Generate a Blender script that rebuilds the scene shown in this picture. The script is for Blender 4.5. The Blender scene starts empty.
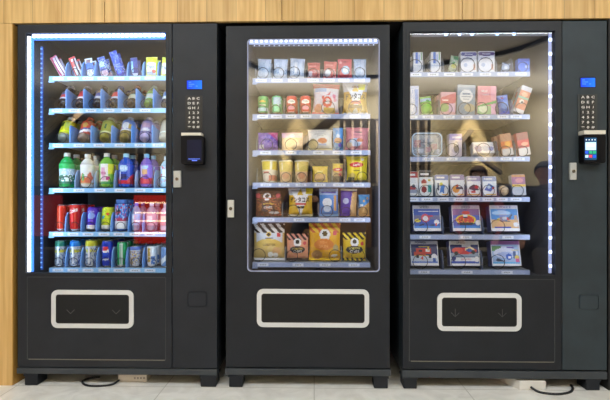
import bpy, bmesh, math, random
from mathutils import Vector, Matrix
random.seed(7)
R = math.radians
PI = math.pi
SC = bpy.context.scene
COL = SC.collection

# ------------------------------------------------------------------ camera
YAW = R(1.2)
CAM = (0.0, -2.34, 1.0)
FPX = 440.0
cd = bpy.data.cameras.new('camera')
cd.sensor_width = 36.0
cd.lens = 36.0 * FPX / 610.0
cam = bpy.data.objects.new('camera', cd)
cam.location = CAM
cam.rotation_euler = (PI / 2, 0, YAW)
COL.objects.link(cam)
SC.camera = cam


def P(px, py, Y=0.0):
    """photo pixel -> (x, z) on the plane y = Y"""
    dx = (px - 305.0) / FPX
    dz = (200.0 - py) / FPX
    t = (Y - CAM[1]) / (math.cos(YAW) + dx * math.sin(YAW))
    return (CAM[0] + t * (dx * math.cos(YAW) - math.sin(YAW)), CAM[2] + t * dz)


def PX(px, Y=0.0):
    return P(px, 200, Y)[0]


def PZ(py, Y=0.0, px=305):
    return P(px, py, Y)[1]


# ------------------------------------------------------------------ materials
MATS = {}


def lin(h):
    c = [int(h[i:i + 2], 16) / 255 for i in (0, 2, 4)]
    return tuple((x / 12.92 if x <= .04045 else ((x + .055) / 1.055) ** 2.4) for x in c) + (1,)


def mat(h, rough=.45, metal=0.0, emit=0.0, spec=.5):
    key = (h, rough, metal, emit, spec)
    if key in MATS:
        return MATS[key]
    m = bpy.data.materials.new('paint_%s' % h)
    m.use_nodes = True
    b = m.node_tree.nodes['Principled BSDF']
    b.inputs['Base Color'].default_value = lin(h)
    b.inputs['Roughness'].default_value = rough
    b.inputs['Metallic'].default_value = metal
    b.inputs['Specular IOR Level'].default_value = spec
    if emit:
        b.inputs['Emission Color'].default_value = lin(h)
        b.inputs['Emission Strength'].default_value = emit
    MATS[key] = m
    return m


def nodes_mat(name):
    m = bpy.data.materials.new(name)
    m.use_nodes = True
    nt = m.node_tree
    return m, nt, nt.nodes, nt.links, nt.nodes['Principled BSDF']


def glass_mat(name, refl, tint=(1, 1, 1, 1), rough=0.0):
    m = bpy.data.materials.new(name)
    m.use_nodes = True
    nt = m.node_tree
    nt.nodes.clear()
    o = nt.nodes.new('ShaderNodeOutputMaterial')
    mx = nt.nodes.new('ShaderNodeMixShader')
    tr = nt.nodes.new('ShaderNodeBsdfTransparent')
    gl = nt.nodes.new('ShaderNodeBsdfGlossy')
    tr.inputs['Color'].default_value = tint
    gl.inputs['Roughness'].default_value = rough
    mx.inputs[0].default_value = refl
    nt.links.new(tr.outputs[0], mx.inputs[1])
    nt.links.new(gl.outputs[0], mx.inputs[2])
    nt.links.new(mx.outputs[0], o.inputs[0])
    return m


def plastic_clear(name, h, fac):
    m = bpy.data.materials.new(name)
    m.use_nodes = True
    nt = m.node_tree
    b = nt.nodes['Principled BSDF']
    b.inputs['Base Color'].default_value = lin(h)
    b.inputs['Roughness'].default_value = .2
    o = nt.nodes['Material Output']
    mx = nt.nodes.new('ShaderNodeMixShader')
    tr = nt.nodes.new('ShaderNodeBsdfTransparent')
    mx.inputs[0].default_value = fac
    nt.links.new(tr.outputs[0], mx.inputs[1])
    nt.links.new(b.outputs[0], mx.inputs[2])
    nt.links.new(mx.outputs[0], o.inputs[0])
    return m


def powder(name, h, rough=.5):
    """powder-coated steel with faint mottling"""
    m, nt, N, L, b = nodes_mat(name)
    tc = N.new('ShaderNodeTexCoord')
    n = N.new('ShaderNodeTexNoise')
    n.inputs['Scale'].default_value = 9
    n.inputs['Detail'].default_value = 5
    r = N.new('ShaderNodeValToRGB')
    c = lin(h)
    r.color_ramp.elements[0].position = .3
    r.color_ramp.elements[0].color = (c[0] * .85, c[1] * .85, c[2] * .85, 1)
    r.color_ramp.elements[1].position = .75
    r.color_ramp.elements[1].color = (c[0] * 1.15, c[1] * 1.15, c[2] * 1.15, 1)
    L.new(tc.outputs['Object'], n.inputs['Vector'])
    L.new(n.outputs['Fac'], r.inputs[0])
    L.new(r.outputs[0], b.inputs['Base Color'])
    n2 = N.new('ShaderNodeTexNoise')
    n2.inputs['Scale'].default_value = 700
    bp = N.new('ShaderNodeBump')
    bp.inputs['Strength'].default_value = .08
    bp.inputs['Distance'].default_value = .001
    L.new(tc.outputs['Object'], n2.inputs['Vector'])
    L.new(n2.outputs['Fac'], bp.inputs['Height'])
    L.new(bp.outputs[0], b.inputs['Normal'])
    b.inputs['Roughness'].default_value = rough
    b.inputs['Specular IOR Level'].default_value = .3
    return m


def wood(name, c0, c1, plank=.155, grain=1.0, off=0.0):
    """vertical planks with grain; object coordinates, planks along x"""
    m, nt, N, L, b = nodes_mat(name)
    tc = N.new('ShaderNodeTexCoord')
    mp = N.new('ShaderNodeMapping')
    mp.inputs['Scale'].default_value = (26 * grain, 3, 1.1)
    n = N.new('ShaderNodeTexNoise')
    n.inputs['Scale'].default_value = 1.6
    n.inputs['Detail'].default_value = 7
    n.inputs['Distortion'].default_value = .5
    L.new(tc.outputs['Object'], mp.inputs[0])
    L.new(mp.outputs[0], n.inputs['Vector'])
    r = N.new('ShaderNodeValToRGB')
    r.color_ramp.elements[0].position = .3
    r.color_ramp.elements[0].color = lin(c0)
    r.color_ramp.elements[1].position = .68
    r.color_ramp.elements[1].color = lin(c1)
    L.new(n.outputs['Fac'], r.inputs[0])
    # plank tone
    sp = N.new('ShaderNodeSeparateXYZ')
    L.new(tc.outputs['Object'], sp.inputs[0])
    ad = N.new('ShaderNodeMath'); ad.operation = 'ADD'; ad.inputs[1].default_value = 50 + off
    dv = N.new('ShaderNodeMath'); dv.operation = 'DIVIDE'; dv.inputs[1].default_value = plank
    L.new(sp.outputs['X'], ad.inputs[0]); L.new(ad.outputs[0], dv.inputs[0])
    fl = N.new('ShaderNodeMath'); fl.operation = 'FLOOR'
    L.new(dv.outputs[0], fl.inputs[0])
    wn = N.new('ShaderNodeTexWhiteNoise'); wn.noise_dimensions = '1D'
    L.new(fl.outputs[0], wn.inputs['W'])
    mr = N.new('ShaderNodeMapRange')
    mr.inputs['To Min'].default_value = .9; mr.inputs['To Max'].default_value = 1.06
    L.new(wn.outputs['Value'], mr.inputs['Value'])
    fr = N.new('ShaderNodeMath'); fr.operation = 'FRACT'
    L.new(dv.outputs[0], fr.inputs[0])
    lt = N.new('ShaderNodeMath'); lt.operation = 'LESS_THAN'; lt.inputs[1].default_value = .03
    L.new(fr.outputs[0], lt.inputs[0])
    sub = N.new('ShaderNodeMath'); sub.operation = 'MULTIPLY_ADD'
    sub.inputs[1].default_value = -.3
    L.new(lt.outputs[0], sub.inputs[0]); L.new(mr.outputs[0], sub.inputs[2])
    mu = N.new('ShaderNodeVectorMath'); mu.operation = 'SCALE'
    L.new(r.outputs[0], mu.inputs[0]); L.new(sub.outputs[0], mu.inputs['Scale'])
    L.new(mu.outputs[0], b.inputs['Base Color'])
    b.inputs['Roughness'].default_value = .5
    return m


def chevron(name, c0, c1, half, step):
    """chevron planks: |x| + z bands, with dark joints"""
    m, nt, N, L, b = nodes_mat(name)
    tc = N.new('ShaderNodeTexCoord')
    sp = N.new('ShaderNodeSeparateXYZ')
    L.new(tc.outputs['Object'], sp.inputs[0])
    ab = N.new('ShaderNodeMath'); ab.operation = 'ABSOLUTE'
    L.new(sp.outputs['X'], ab.inputs[0])
    ad = N.new('ShaderNodeMath'); ad.operation = 'ADD'
    L.new(ab.outputs[0], ad.inputs[0]); L.new(sp.outputs['Z'], ad.inputs[1])
    dv = N.new('ShaderNodeMath'); dv.operation = 'DIVIDE'; dv.inputs[1].default_value = step
    L.new(ad.outputs[0], dv.inputs[0])
    fl = N.new('ShaderNodeMath'); fl.operation = 'FLOOR'; L.new(dv.outputs[0], fl.inputs[0])
    fr = N.new('ShaderNodeMath'); fr.operation = 'FRACT'; L.new(dv.outputs[0], fr.inputs[0])
    wn = N.new('ShaderNodeTexWhiteNoise'); wn.noise_dimensions = '1D'
    L.new(fl.outputs[0], wn.inputs['W'])
    mx = N.new('ShaderNodeMix'); mx.data_type = 'RGBA'
    mx.inputs[6].default_value = lin(c0); mx.inputs[7].default_value = lin(c1)
    L.new(wn.outputs['Value'], mx.inputs[0])
    lt = N.new('ShaderNodeMath'); lt.operation = 'LESS_THAN'; lt.inputs[1].default_value = .09
    L.new(fr.outputs[0], lt.inputs[0])
    m2 = N.new('ShaderNodeMix'); m2.data_type = 'RGBA'
    L.new(lt.outputs[0], m2.inputs[0]); L.new(mx.outputs[2], m2.inputs[6])
    m2.inputs[7].default_value = lin('5a4c3a')
    L.new(m2.outputs[2], b.inputs['Base Color'])
    b.inputs['Roughness'].default_value = .55
    return m


def marble(name):
    m, nt, N, L, b = nodes_mat(name)
    tc = N.new('ShaderNodeTexCoord')
    n = N.new('ShaderNodeTexNoise'); n.inputs['Scale'].default_value = 6; n.inputs['Detail'].default_value = 8
    n.inputs['Distortion'].default_value = 1.5
    L.new(tc.outputs['Object'], n.inputs['Vector'])
    r = N.new('ShaderNodeValToRGB')
    r.color_ramp.elements[0].position = .3; r.color_ramp.elements[0].color = lin('dedcd6')
    r.color_ramp.elements[1].position = .62; r.color_ramp.elements[1].color = lin('f2f1ec')
    L.new(n.outputs['Fac'], r.inputs[0])
    br = N.new('ShaderNodeTexBrick')
    br.inputs['Scale'].default_value = 1.0
    br.inputs['Brick Width'].default_value = .8; br.inputs['Row Height'].default_value = .8
    br.inputs['Mortar Size'].default_value = .003; br.offset = 0
    br.inputs['Mortar'].default_value = lin('c9c7c0')
    L.new(tc.outputs['Object'], br.inputs['Vector'])
    L.new(r.outputs[0], br.inputs['Color1']); L.new(r.outputs[0], br.inputs['Color2'])
    L.new(br.outputs['Color'], b.inputs['Base Color'])
    b.inputs['Roughness'].default_value = .28
    return m


def screen_mat(name, c0, c1, strength):
    """backlit LCD: two colours across"""
    m, nt, N, L, b = nodes_mat(name)
    tc = N.new('ShaderNodeTexCoord')
    sp = N.new('ShaderNodeSeparateXYZ')
    L.new(tc.outputs['Generated'], sp.inputs[0])
    r = N.new('ShaderNodeValToRGB')
    r.color_ramp.elements[0].color = lin(c0); r.color_ramp.elements[1].color = lin(c1)
    L.new(sp.outputs['X'], r.inputs[0])
    b.inputs['Base Color'].default_value = (.01, .01, .02, 1)
    b.inputs['Specular IOR Level'].default_value = .15
    L.new(r.outputs[0], b.inputs['Emission Color'])
    b.inputs['Emission Strength'].default_value = strength
    return m


# ------------------------------------------------------------------ mesh helpers
def world_loc(o):
    v = Vector((0, 0, 0))
    while o is not None:
        v += o.location
        o = o.parent
    return v


def link_mesh(name, verts, faces, mats, parent=None, idx=None, smooth=False, local=True):
    me = bpy.data.meshes.new(name)
    if parent is not None and not local:
        w = world_loc(parent)
        verts = [(v[0] - w.x, v[1] - w.y, v[2] - w.z) for v in verts]
    me.from_pydata([tuple(v) for v in verts], [], faces)
    if not isinstance(mats, (list, tuple)):
        mats = [mats]
    for m in mats:
        me.materials.append(m)
    if idx:
        me.polygons.foreach_set('material_index', idx)
    if smooth:
        me.polygons.foreach_set('use_smooth', [True] * len(me.polygons))
    me.update()
    o = bpy.data.objects.new(name, me)
    COL.objects.link(o)
    o.parent = parent
    return o


class MB:
    """collects world-space shapes for one mesh"""

    def __init__(s):
        s.v = []; s.f = []; s.i = []

    def add(s, v, f, mi=0):
        b = len(s.v)
        s.v += [tuple(x) for x in v]
        s.f += [tuple(b + k for k in q) for q in f]
        s.i += [mi] * len(f)
        return s

    def box(s, x0, x1, y0, y1, z0, z1, mi=0, bev=0.0):
        if bev > 0:
            bm = bmesh.new()
            bmesh.ops.create_cube(bm, size=1)
            for v in bm.verts:
                v.co = ((x0 + x1) / 2 + v.co.x * (x1 - x0), (y0 + y1) / 2 + v.co.y * (y1 - y0), (z0 + z1) / 2 + v.co.z * (z1 - z0))
            bmesh.ops.bevel(bm, geom=list(bm.edges), offset=bev, segments=2, affect='EDGES', profile=.5)
            bm.verts.index_update()
            s.add([v.co[:] for v in bm.verts], [[v.index for v in f.verts] for f in bm.faces], mi)
            bm.free()
            return s
        v = [(x, y, z) for x in (x0, x1) for y in (y0, y1) for z in (z0, z1)]
        return s.add(v, [(0, 1, 3, 2), (4, 6, 7, 5), (0, 4, 5, 1), (2, 3, 7, 6), (0, 2, 6, 4), (1, 5, 7, 3)], mi)

    def tube(s, pts, r, seg=8, mi=0, cap=True):
        pts = [Vector(p) for p in pts]
        rings = []
        up = Vector((0.13, .27, .95)).normalized()
        for k, p in enumerate(pts):
            d = (pts[min(k + 1, len(pts) - 1)] - pts[max(k - 1, 0)])
            d = d.normalized() if d.length > 1e-9 else Vector((0, 1, 0))
            a = d.cross(up)
            if a.length < 1e-3:
                a = d.cross(Vector((1, 0, 0)))
            a.normalize()
            b = d.cross(a).normalized()
            rr = r[k] if isinstance(r, (list, tuple)) else r
            rings.append([p + a * (rr * math.cos(2 * PI * j / seg)) + b * (rr * math.sin(2 * PI * j / seg)) for j in range(seg)])
        v = [q for ring in rings for q in ring]
        f = []
        for k in range(len(pts) - 1):
            for j in range(seg):
                j2 = (j + 1) % seg
                f.append((k * seg + j, k * seg + j2, (k + 1) * seg + j2, (k + 1) * seg + j))
        if cap:
            f.append(tuple(range(seg - 1, -1, -1)))
            f.append(tuple((len(pts) - 1) * seg + j for j in range(seg)))
        return s.add(v, f, mi)

    def ring(s, o, i, ro, ri, y0, y1, mi=0, n=8):
        """rounded rectangular ring: o, i = (x0,x1,z0,z1)"""
        lo = rrect(*o, ro, n); li = rrect(*i, ri, n)
        m = len(lo)
        v = [(x, y, z) for (lp) in (lo, li) for y in (y0, y1) for (x, z) in lp]
        f = []
        for k in range(m):
            k2 = (k + 1) % m
            f.append((k, k2, 2 * m + k2, 2 * m + k))              # front
            f.append((m + k, 3 * m + k, 3 * m + k2, m + k2))      # back
            f.append((k, m + k, m + k2, k2))                      # outer
            f.append((2 * m + k, 2 * m + k2, 3 * m + k2, 3 * m + k))
        return s.add(v, f, mi)

    def rpanel(s, r, rad, y0, y1, mi=0, n=8):
        lp = rrect(*r, rad, n)
        m = len(lp)
        v = [(x, y0, z) for x, z in lp] + [(x, y1, z) for x, z in lp]
        f = [tuple(range(m)), tuple(range(2 * m - 1, m - 1, -1))]
        f += [(k, m + k, m + (k + 1) % m, (k + 1) % m) for k in range(m)]
        return s.add(v, f, mi)

    def disc(s, c, r, y0, y1, mi=0, n=24):
        v = [(c[0] + r * math.cos(2 * PI * k / n), y, c[1] + r * math.sin(2 * PI * k / n)) for y in (y0, y1) for k in range(n)]
        f = [tuple(range(n)), tuple(range(2 * n - 1, n - 1, -1))] + [(k, n + k, n + (k + 1) % n, (k + 1) % n) for k in range(n)]
        return s.add(v, f, mi)

    def build(s, name, mats, parent=None, smooth=False):
        o = link_mesh(name, s.v, s.f, mats, parent, s.i, smooth, local=False)
        bm = bmesh.new(); bm.from_mesh(o.data)
        bmesh.ops.recalc_face_normals(bm, faces=bm.faces)
        bm.to_mesh(o.data); bm.free()
        return o


def rrect(x0, x1, z0, z1, r, n):
    out = []
    for cx, cz, a0 in ((x1 - r, z1 - r, 0), (x0 + r, z1 - r, 90), (x0 + r, z0 + r, 180), (x1 - r, z0 + r, 270)):
        for k in range(n + 1):
            a = R(a0 + 90 * k / n)
            out.append((cx + r * math.cos(a), cz + r * math.sin(a)))
    return out


def empty(name, loc):
    o = bpy.data.objects.new(name, None)
    o.location = loc
    o.empty_display_size = .05
    COL.objects.link(o)
    return o


def tag(o, label=None, cat=None, group=None, kind=None):
    if label: o['label'] = label
    if cat: o['category'] = cat
    if group: o['group'] = group
    if kind: o['kind'] = kind
    return o


TXT = {}


def glyphs(s):
    """text -> flat triangles, centred, height of a capital = 1"""
    if s in TXT:
        return TXT[s]
    cu = bpy.data.curves.new('lettering', 'FONT')
    cu.body = s
    cu.size = 1.0
    cu.resolution_u = 2
    cu.offset = .03 if (ord(s[0]) > 255 or '\u200b' in s) or s in ('pepsi', 'Coke', "Lay's") else .008
    o = bpy.data.objects.new('lettering', cu)
    COL.objects.link(o)
    bpy.context.view_layer.update()
    me = bpy.data.meshes.new_from_object(o)
    v = [tuple(p.co) for p in me.vertices]
    f = [tuple(p.vertices) for p in me.polygons]
    bpy.data.objects.remove(o); bpy.data.curves.remove(cu); bpy.data.meshes.remove(me)
    if v:
        x0 = min(p[0] for p in v); x1 = max(p[0] for p in v)
        z0 = min(p[1] for p in v); z1 = max(p[1] for p in v)
        h = max(z1 - z0, 1e-6)
        v = [((p[0] - (x0 + x1) / 2) / h, (p[1] - (z0 + z1) / 2) / h) for p in v]
    TXT[s] = (v, f)
    return TXT[s]


# ------------------------------------------------------------------ pattern painter
def paint(shapes, u, v, asp, base):
    c = base
    for s in shapes:
        k = s[0]
        if k == 'r':
            if s[1] <= u <= s[3] and s[2] <= v <= s[4]: c = s[5]
        elif k == 'c':
            if (u - s[1]) ** 2 + ((v - s[2]) * asp) ** 2 < s[3] ** 2: c = s[4]
        elif k == 'e':
            if ((u - s[1]) / s[3]) ** 2 + ((v - s[2]) / s[4]) ** 2 < 1: c = s[5]
        elif k == 's':   # diagonal stripes between v0 and v1
            if s[1] <= v <= s[2] and (s[3] * (u + s[4] * v)) % 1 < .5: c = s[5]
        elif k == 'p':
            pts = s[1]; ins = False; j = len(pts) - 1
            for i in range(len(pts)):
                (xi, yi), (xj, yj) = pts[i], pts[j]
                if (yi > v) != (yj > v) and u < (xj - xi) * (v - yi) / (yj - yi) + xi: ins = not ins
                j = i
            if ins: c = s[2]
        elif k == 'k':   # speckle: density, colour
            if random.random() < s[1] and s[2] <= v <= s[3]: c = s[4]
    return c


def palette(rough, metal=0.0):
    keys = []
    def idx(c):
        if c not in keys: keys.append(c)
        return keys.index(c)
    return keys, idx, (lambda: [mat(c, rough, metal) for c in keys])


def lettering(root, texts, W, H, fn, name='lettering', sm=None):
    """texts: (string, u, v, height as share of H, colour[, width limit as share of W, slant]); fn maps (x,z) to a surface point"""
    if not texts:
        return
    V = []; F = []; I = []; keys = []
    for t in texts:
        s, u, v, hf, c = t[:5]
        wl = t[5] if len(t) > 5 else 9
        sl = t[6] if len(t) > 6 else 0
        gv, gf = glyphs(s)
        if not gv: continue
        h = hf * H
        w = (max(p[0] for p in gv) - min(p[0] for p in gv)) * h
        sx = h * min(1.0, wl * W / max(w, 1e-9))
        if c not in keys: keys.append(c)
        b = len(V)
        for (x, z) in gv:
            V.append(fn((u - .5) * W + x * sx, v * H + z * h + sl * x * h))
        F += [tuple(b + k for k in q) for q in gf]
        I += [keys.index(c)] * len(gf)
    if V:
        link_mesh(name, V, F, [mat(c, .4) for c in keys], root, I)


def bag(root, W, H, T, base, shapes, texts=(), seal=None, nu=36, rough=.38, crimp=.07, flare=.06):
    nv = max(16, min(44, int(nu * H / W)))
    keys, idx, mk = palette(rough)
    asp = H / W
    sealc = seal or base
    ph = [random.uniform(0, 6.28) for _ in range(6)]
    amp = T * .09

    def wid(v):
        return W * (1 - flare * math.sin(PI * v) ** .7)

    def fr(u, v):
        vv = min(max((v - crimp) / (1 - 2 * crimp), 0), 1)
        t = T / 2 * max(0, 1 - abs(2 * u - 1) ** 2.4) ** .8 * max(0, 1 - abs(2 * vv - 1) ** 3) ** .75
        wob = amp * (math.sin(9 * u + ph[0] + 4 * v) * math.sin(7 * v + ph[1]) + .6 * math.sin(17 * v + ph[2] - 6 * u)) * (.25 + 1.4 * abs(v - .5))
        return t, wob * (1 - abs(2 * u - 1) ** 4)

    def pt(u, v, side):
        t, wob = fr(u, v)
        return ((u - .5) * wid(v), -side * (t + .0006) - wob, v * H)

    V = []; F = []; I = []
    for side in (1, -1):
        b = len(V)
        for j in range(nv + 1):
            for i in range(nu + 1):
                v = crimp + (1 - 2 * crimp) * j / nv
                V.append(pt(i / nu, v, side))
        for j in range(nv):
            for i in range(nu):
                a = b + j * (nu + 1) + i
                q = (a, a + 1, a + nu + 2, a + nu + 1)
                F.append(q if side == 1 else q[::-1])
                v = crimp + (1 - 2 * crimp) * (j + .5) / nv
                I.append(idx(paint(shapes, (i + .5) / nu, v, asp, base)) if side == 1 else idx(base))
    M = len(V) // 2
    for j in range(nv):
        for i in (0, nu):
            a = j * (nu + 1) + i; c = a + nu + 1
            F.append((a, c, c + M, a + M)); I.append(idx(base))
    link_mesh('pouch', V, F, mk(), root, I, True)
    # crimped seals
    for nm, va, vb in (('bottom_seal', 0.0, crimp), ('top_seal', 1 - crimp, 1.0)):
        k2, id2, mk2 = palette(rough)
        V = []; F = []; I = []
        n = 24
        for side in (1, -1):
            b = len(V)
            for v in (va, (va + vb) / 2, vb):
                for i in range(n + 1):
                    u = i / n
                    x, y, z = pt(u, v, 0)
                    _, y, _ = pt(u, min(max(v, crimp), 1 - crimp), 0)
                    if (v == vb and nm == 'top_seal') or (v == va and nm == 'bottom_seal'):
                        z += (.0012 if i % 2 else -.0012)
                        z = max(z, 0.0)
                    V.append((x, y - side * .0007, z))
            for j in range(2):
                for i in range(n):
                    a = b + j * (n + 1) + i
                    q = (a, a + 1, a + n + 2, a + n + 1)
                    F.append(q if side == 1 else q[::-1])
                    I.append(id2(paint(shapes, (i + .5) / n, va + (vb - va) * (j + .5) / 2, asp, sealc)))
        link_mesh(nm, V, F, mk2(), root, I)
    def on(x, z):
        v = min(max(z / H, 0), 1); u = min(max(x / wid(v) + .5, 0), 1)
        t, wob = fr(u, v)
        return (x, -t - wob - .0022, z)
    lettering(root, texts, W, H, on)


def carton(root, W, H, D, base, shapes, texts=(), side=None, nu=38, win=None):
    nv = max(8, min(36, int(nu * H / W)))
    keys, idx, mk = palette(.4)
    V = []; F = []; I = []
    for j in range(nv + 1):
        for i in range(nu + 1):
            V.append(((i / nu - .5) * W, -D / 2, H * j / nv))
    for j in range(nv):
        for i in range(nu):
            a = j * (nu + 1) + i
            F.append((a, a + 1, a + nu + 2, a + nu + 1))
            I.append(idx(paint(shapes, (i + .5) / nu, (j + .5) / nv, H / W, base)))
    b = len(V)
    V += [(x * W / 2, y * D / 2, z * H) for x, y, z in ((-1, -1, 0), (1, -1, 0), (1, 1, 0), (-1, 1, 0), (-1, -1, 1), (1, -1, 1), (1, 1, 1), (-1, 1, 1))]
    sc = idx(side or base)
    for q in ((1, 2, 6, 5), (2, 3, 7, 6), (3, 0, 4, 7), (4, 5, 6, 7), (3, 2, 1, 0)):
        F.append(tuple(b + k for k in q)); I.append(sc)
    link_mesh('carton', V, F, mk(), root, I)
    # tucked end flap
    m = MB()
    m.box(-W / 2 + .002, W / 2 - .002, -D / 2 + .001, D / 2 - .001, H, H + .0015)
    link_mesh('end_flap', m.v, m.f, mat(side or base), root)
    lettering(root, texts, W, H, lambda x, z: (x, -D / 2 - .0008, z))


def lathe(root, name, prof, seg, base, shapes=(), z0=None, z1=None, rough=.3, metal=0.0, matl=None, rings=None):
    """prof: (r,z) bottom to top; pattern u runs over the front half"""
    if rings:
        out = []
        for (r0, a), (r1, b) in zip(prof, prof[1:]):
            n = max(1, int(abs(b - a) / rings))
            out += [(r0 + (r1 - r0) * k / n, a + (b - a) * k / n) for k in range(n)]
        prof = out + [prof[-1]]
    za = z0 if z0 is not None else prof[0][1]
    zb = z1 if z1 is not None else prof[-1][1]
    keys, idx, mk = palette(rough, metal)
    V = []; F = []; I = []
    for r, z in prof:
        for k in range(seg):
            a = 2 * PI * k / seg
            V.append((r * math.sin(a), -r * math.cos(a), z))
    Rm = max(r for r, z in prof)
    asp = (zb - za) / (2 * Rm)
    for j in range(len(prof) - 1):
        for k in range(seg):
            k2 = (k + 1) % seg
            F.append((j * seg + k, j * seg + k2, (j + 1) * seg + k2, (j + 1) * seg + k))
            a = 2 * PI * (k + .5) / seg
            u = .5 + .5 * math.sin(a)
            v = ((prof[j][1] + prof[j + 1][1]) / 2 - za) / max(zb - za, 1e-6)
            I.append(idx(paint(shapes, u, v, asp, base)))
    F.append(tuple(range(seg - 1, -1, -1))); I.append(idx(paint(shapes, .5, -.01, asp, base)))
    F.append(tuple((len(prof) - 1) * seg + k for k in range(seg))); I.append(idx(paint(shapes, .5, 1.01, asp, base)))
    o = link_mesh(name, V, F, matl or mk(), root, None if matl else I, True)
    return o


def can(root, W, H, base, shapes, texts=(), top='c9cfd6', bottom='b9bec6', tab=True):
    r = W / 2
    hs = H * .07
    lathe(root, 'can_body', [(r * .78, 0), (r * .84, hs * .35), (r, hs), (r, H - hs * 1.5), (r * .88, H - hs * .3)], 40, base,
          shapes, rough=.28, metal=.25, rings=H / 26)
    lathe(root, 'bottom_rim', [(r * .7, -.0005), (r * .8, -.0005), (r * .86, hs * .4), (r * .7, hs * .42)], 32, bottom, rough=.25, metal=.8)
    lid = lathe(root, 'lid', [(r * .87, H - hs * .35), (r * .9, H - hs * .15), (r * .9, H), (r * .84, H), (r * .82, H - hs * .3)], 32, top, rough=.25, metal=.8)
    if tab:
        m = MB(); m.tube([(-r * .1, -r * .45, H - hs * .05), (0, -r * .1, H), (0, r * .2, H)], r * .12, 6)
        link_mesh('pull_tab', m.v, m.f, mat(top, .25, .8), lid)
    lettering(root, texts, W, H, lambda x, z: (r * 1.008 * math.sin(min(max(x / r, -1.5), 1.5)), -r * 1.008 * math.cos(min(max(x / r, -1.5), 1.5)), z))


def bottle(root, W, H, liquid, lab, shapes, cap, texts=(), lz=(.12, .62), waist=.0, neck=.3, clear=False, base_c=None):
    r = W / 2
    zc = H * .91
    body = [(r * .72, 0), (r * .95, H * .02), (r, H * .05), (r, H * lz[0]), (r * (1 - waist), H * (lz[0] + lz[1]) / 2), (r, H * lz[1]),
            (r * .98, H * .66), (r * .86, H * .74), (r * .6, H * .82), (r * neck * 1.15, H * .87), (r * neck * 1.1, zc)]
    sh = [('r', -1, -1, 2, .04, base_c)] if base_c else []
    if clear:
        lathe(root, 'bottle_body', body, 32, liquid, rings=H / 18, matl=[plastic_clear('clear_plastic', liquid, .45)])
    else:
        lathe(root, 'bottle_body', body, 32, liquid, sh, rough=.12, rings=H / 18)
    e = .0008
    if lab:
        n = 8
        pr = []
        for k in range(n * 2 + 1):
            f = k / (n * 2)
            w = 1 - waist * (1 - abs(2 * f - 1))
            pr.append((r * w + e, H * (lz[0] + (lz[1] - lz[0]) * f)))
        lathe(root, 'label_sleeve', pr, 44, lab, shapes, rough=.35)
    rc = r * max(neck * 1.35, .36)
    lathe(root, 'bottle_cap', [(rc * .97, H * .905), (rc, H * .915), (rc, H * .985), (rc * .93, H)], 24, cap, rough=.4)
    lathe(root, 'neck_ring', [(rc * .9, H * .89), (rc * 1.12, H * .892), (rc * 1.12, H * .9), (rc * .9, H * .903)], 24, cap, rough=.4)
    lettering(root, texts, W, H, lambda x, z: ((r + .0015) * math.sin(min(max(x / r, -1.5), 1.5)), -(r + .0015) * math.cos(min(max(x / r, -1.5), 1.5)), z))


def tub(root, W, H, base, shapes, texts=(), lid='e8e4dc'):
    """tapered paper cup with a film lid"""
    r = W / 2
    lathe(root, 'cup_body', [(r * .76, 0), (r * .78, H * .02), (r * .97, H * .95), (r, H * .96)], 40, base, shapes, rough=.4, rings=H / 24)
    lathe(root, 'film_lid', [(r * 1.01, H * .955), (r * 1.03, H * .975), (r * 1.0, H), (r * .1, H * 1.0)], 40, lid, rough=.3)
    lettering(root, texts, W, H, lambda x, z: (r * math.sin(x / r), -r * .97 * math.cos(x / r), z))


def ball_toy(root, W, H, base):
    r = W / 2
    lathe(root, 'upper_shell', [(r * math.cos(R(a)), r + r * math.sin(R(a))) for a in range(2, 91, 8)], 32, base, rough=.35)
    lathe(root, 'lower_shell', [(max(r * math.cos(R(a)), .001), r + r * math.sin(R(a))) for a in range(-90, -1, 8)], 32, base, rough=.35)
    lathe(root, 'seam_band', [(r * .99, r - .0015), (r * 1.01, r - .0012), (r * 1.01, r + .0012), (r * .99, r + .0015)], 32, 'b59a78')


def copy_tree(o, parent=None):
    c = o.copy()
    COL.objects.link(c)
    c.parent = parent
    for ch in list(o.children):
        copy_tree(ch, c)
    return c


# ------------------------------------------------------------------ shared materials
BLACK = powder('black_powder_coat', '1c2027', .5)
GREY = powder('charcoal_powder_coat', '22262d', .5)
SLATE = powder('slate_powder_coat', '2e383f', .5)
INNER = {1: mat('2b2d33', .6), 2: mat('4e4e56', .6), 3: mat('3a3b42', .6)}
SILVER = mat('cfd1d2', .4, .0)
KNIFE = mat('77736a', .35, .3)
PANE = {1: glass_mat('glass_drinks', .072), 2: glass_mat('glass_snacks', .13), 3: glass_mat('glass_toys', .12)}
DARK = mat('0c0c0e', .6)
TAGW = mat('dce3f2', .5)
INK = mat('6a7078', .5)
WIRE = mat('2c2a30', .35, .6)

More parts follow.
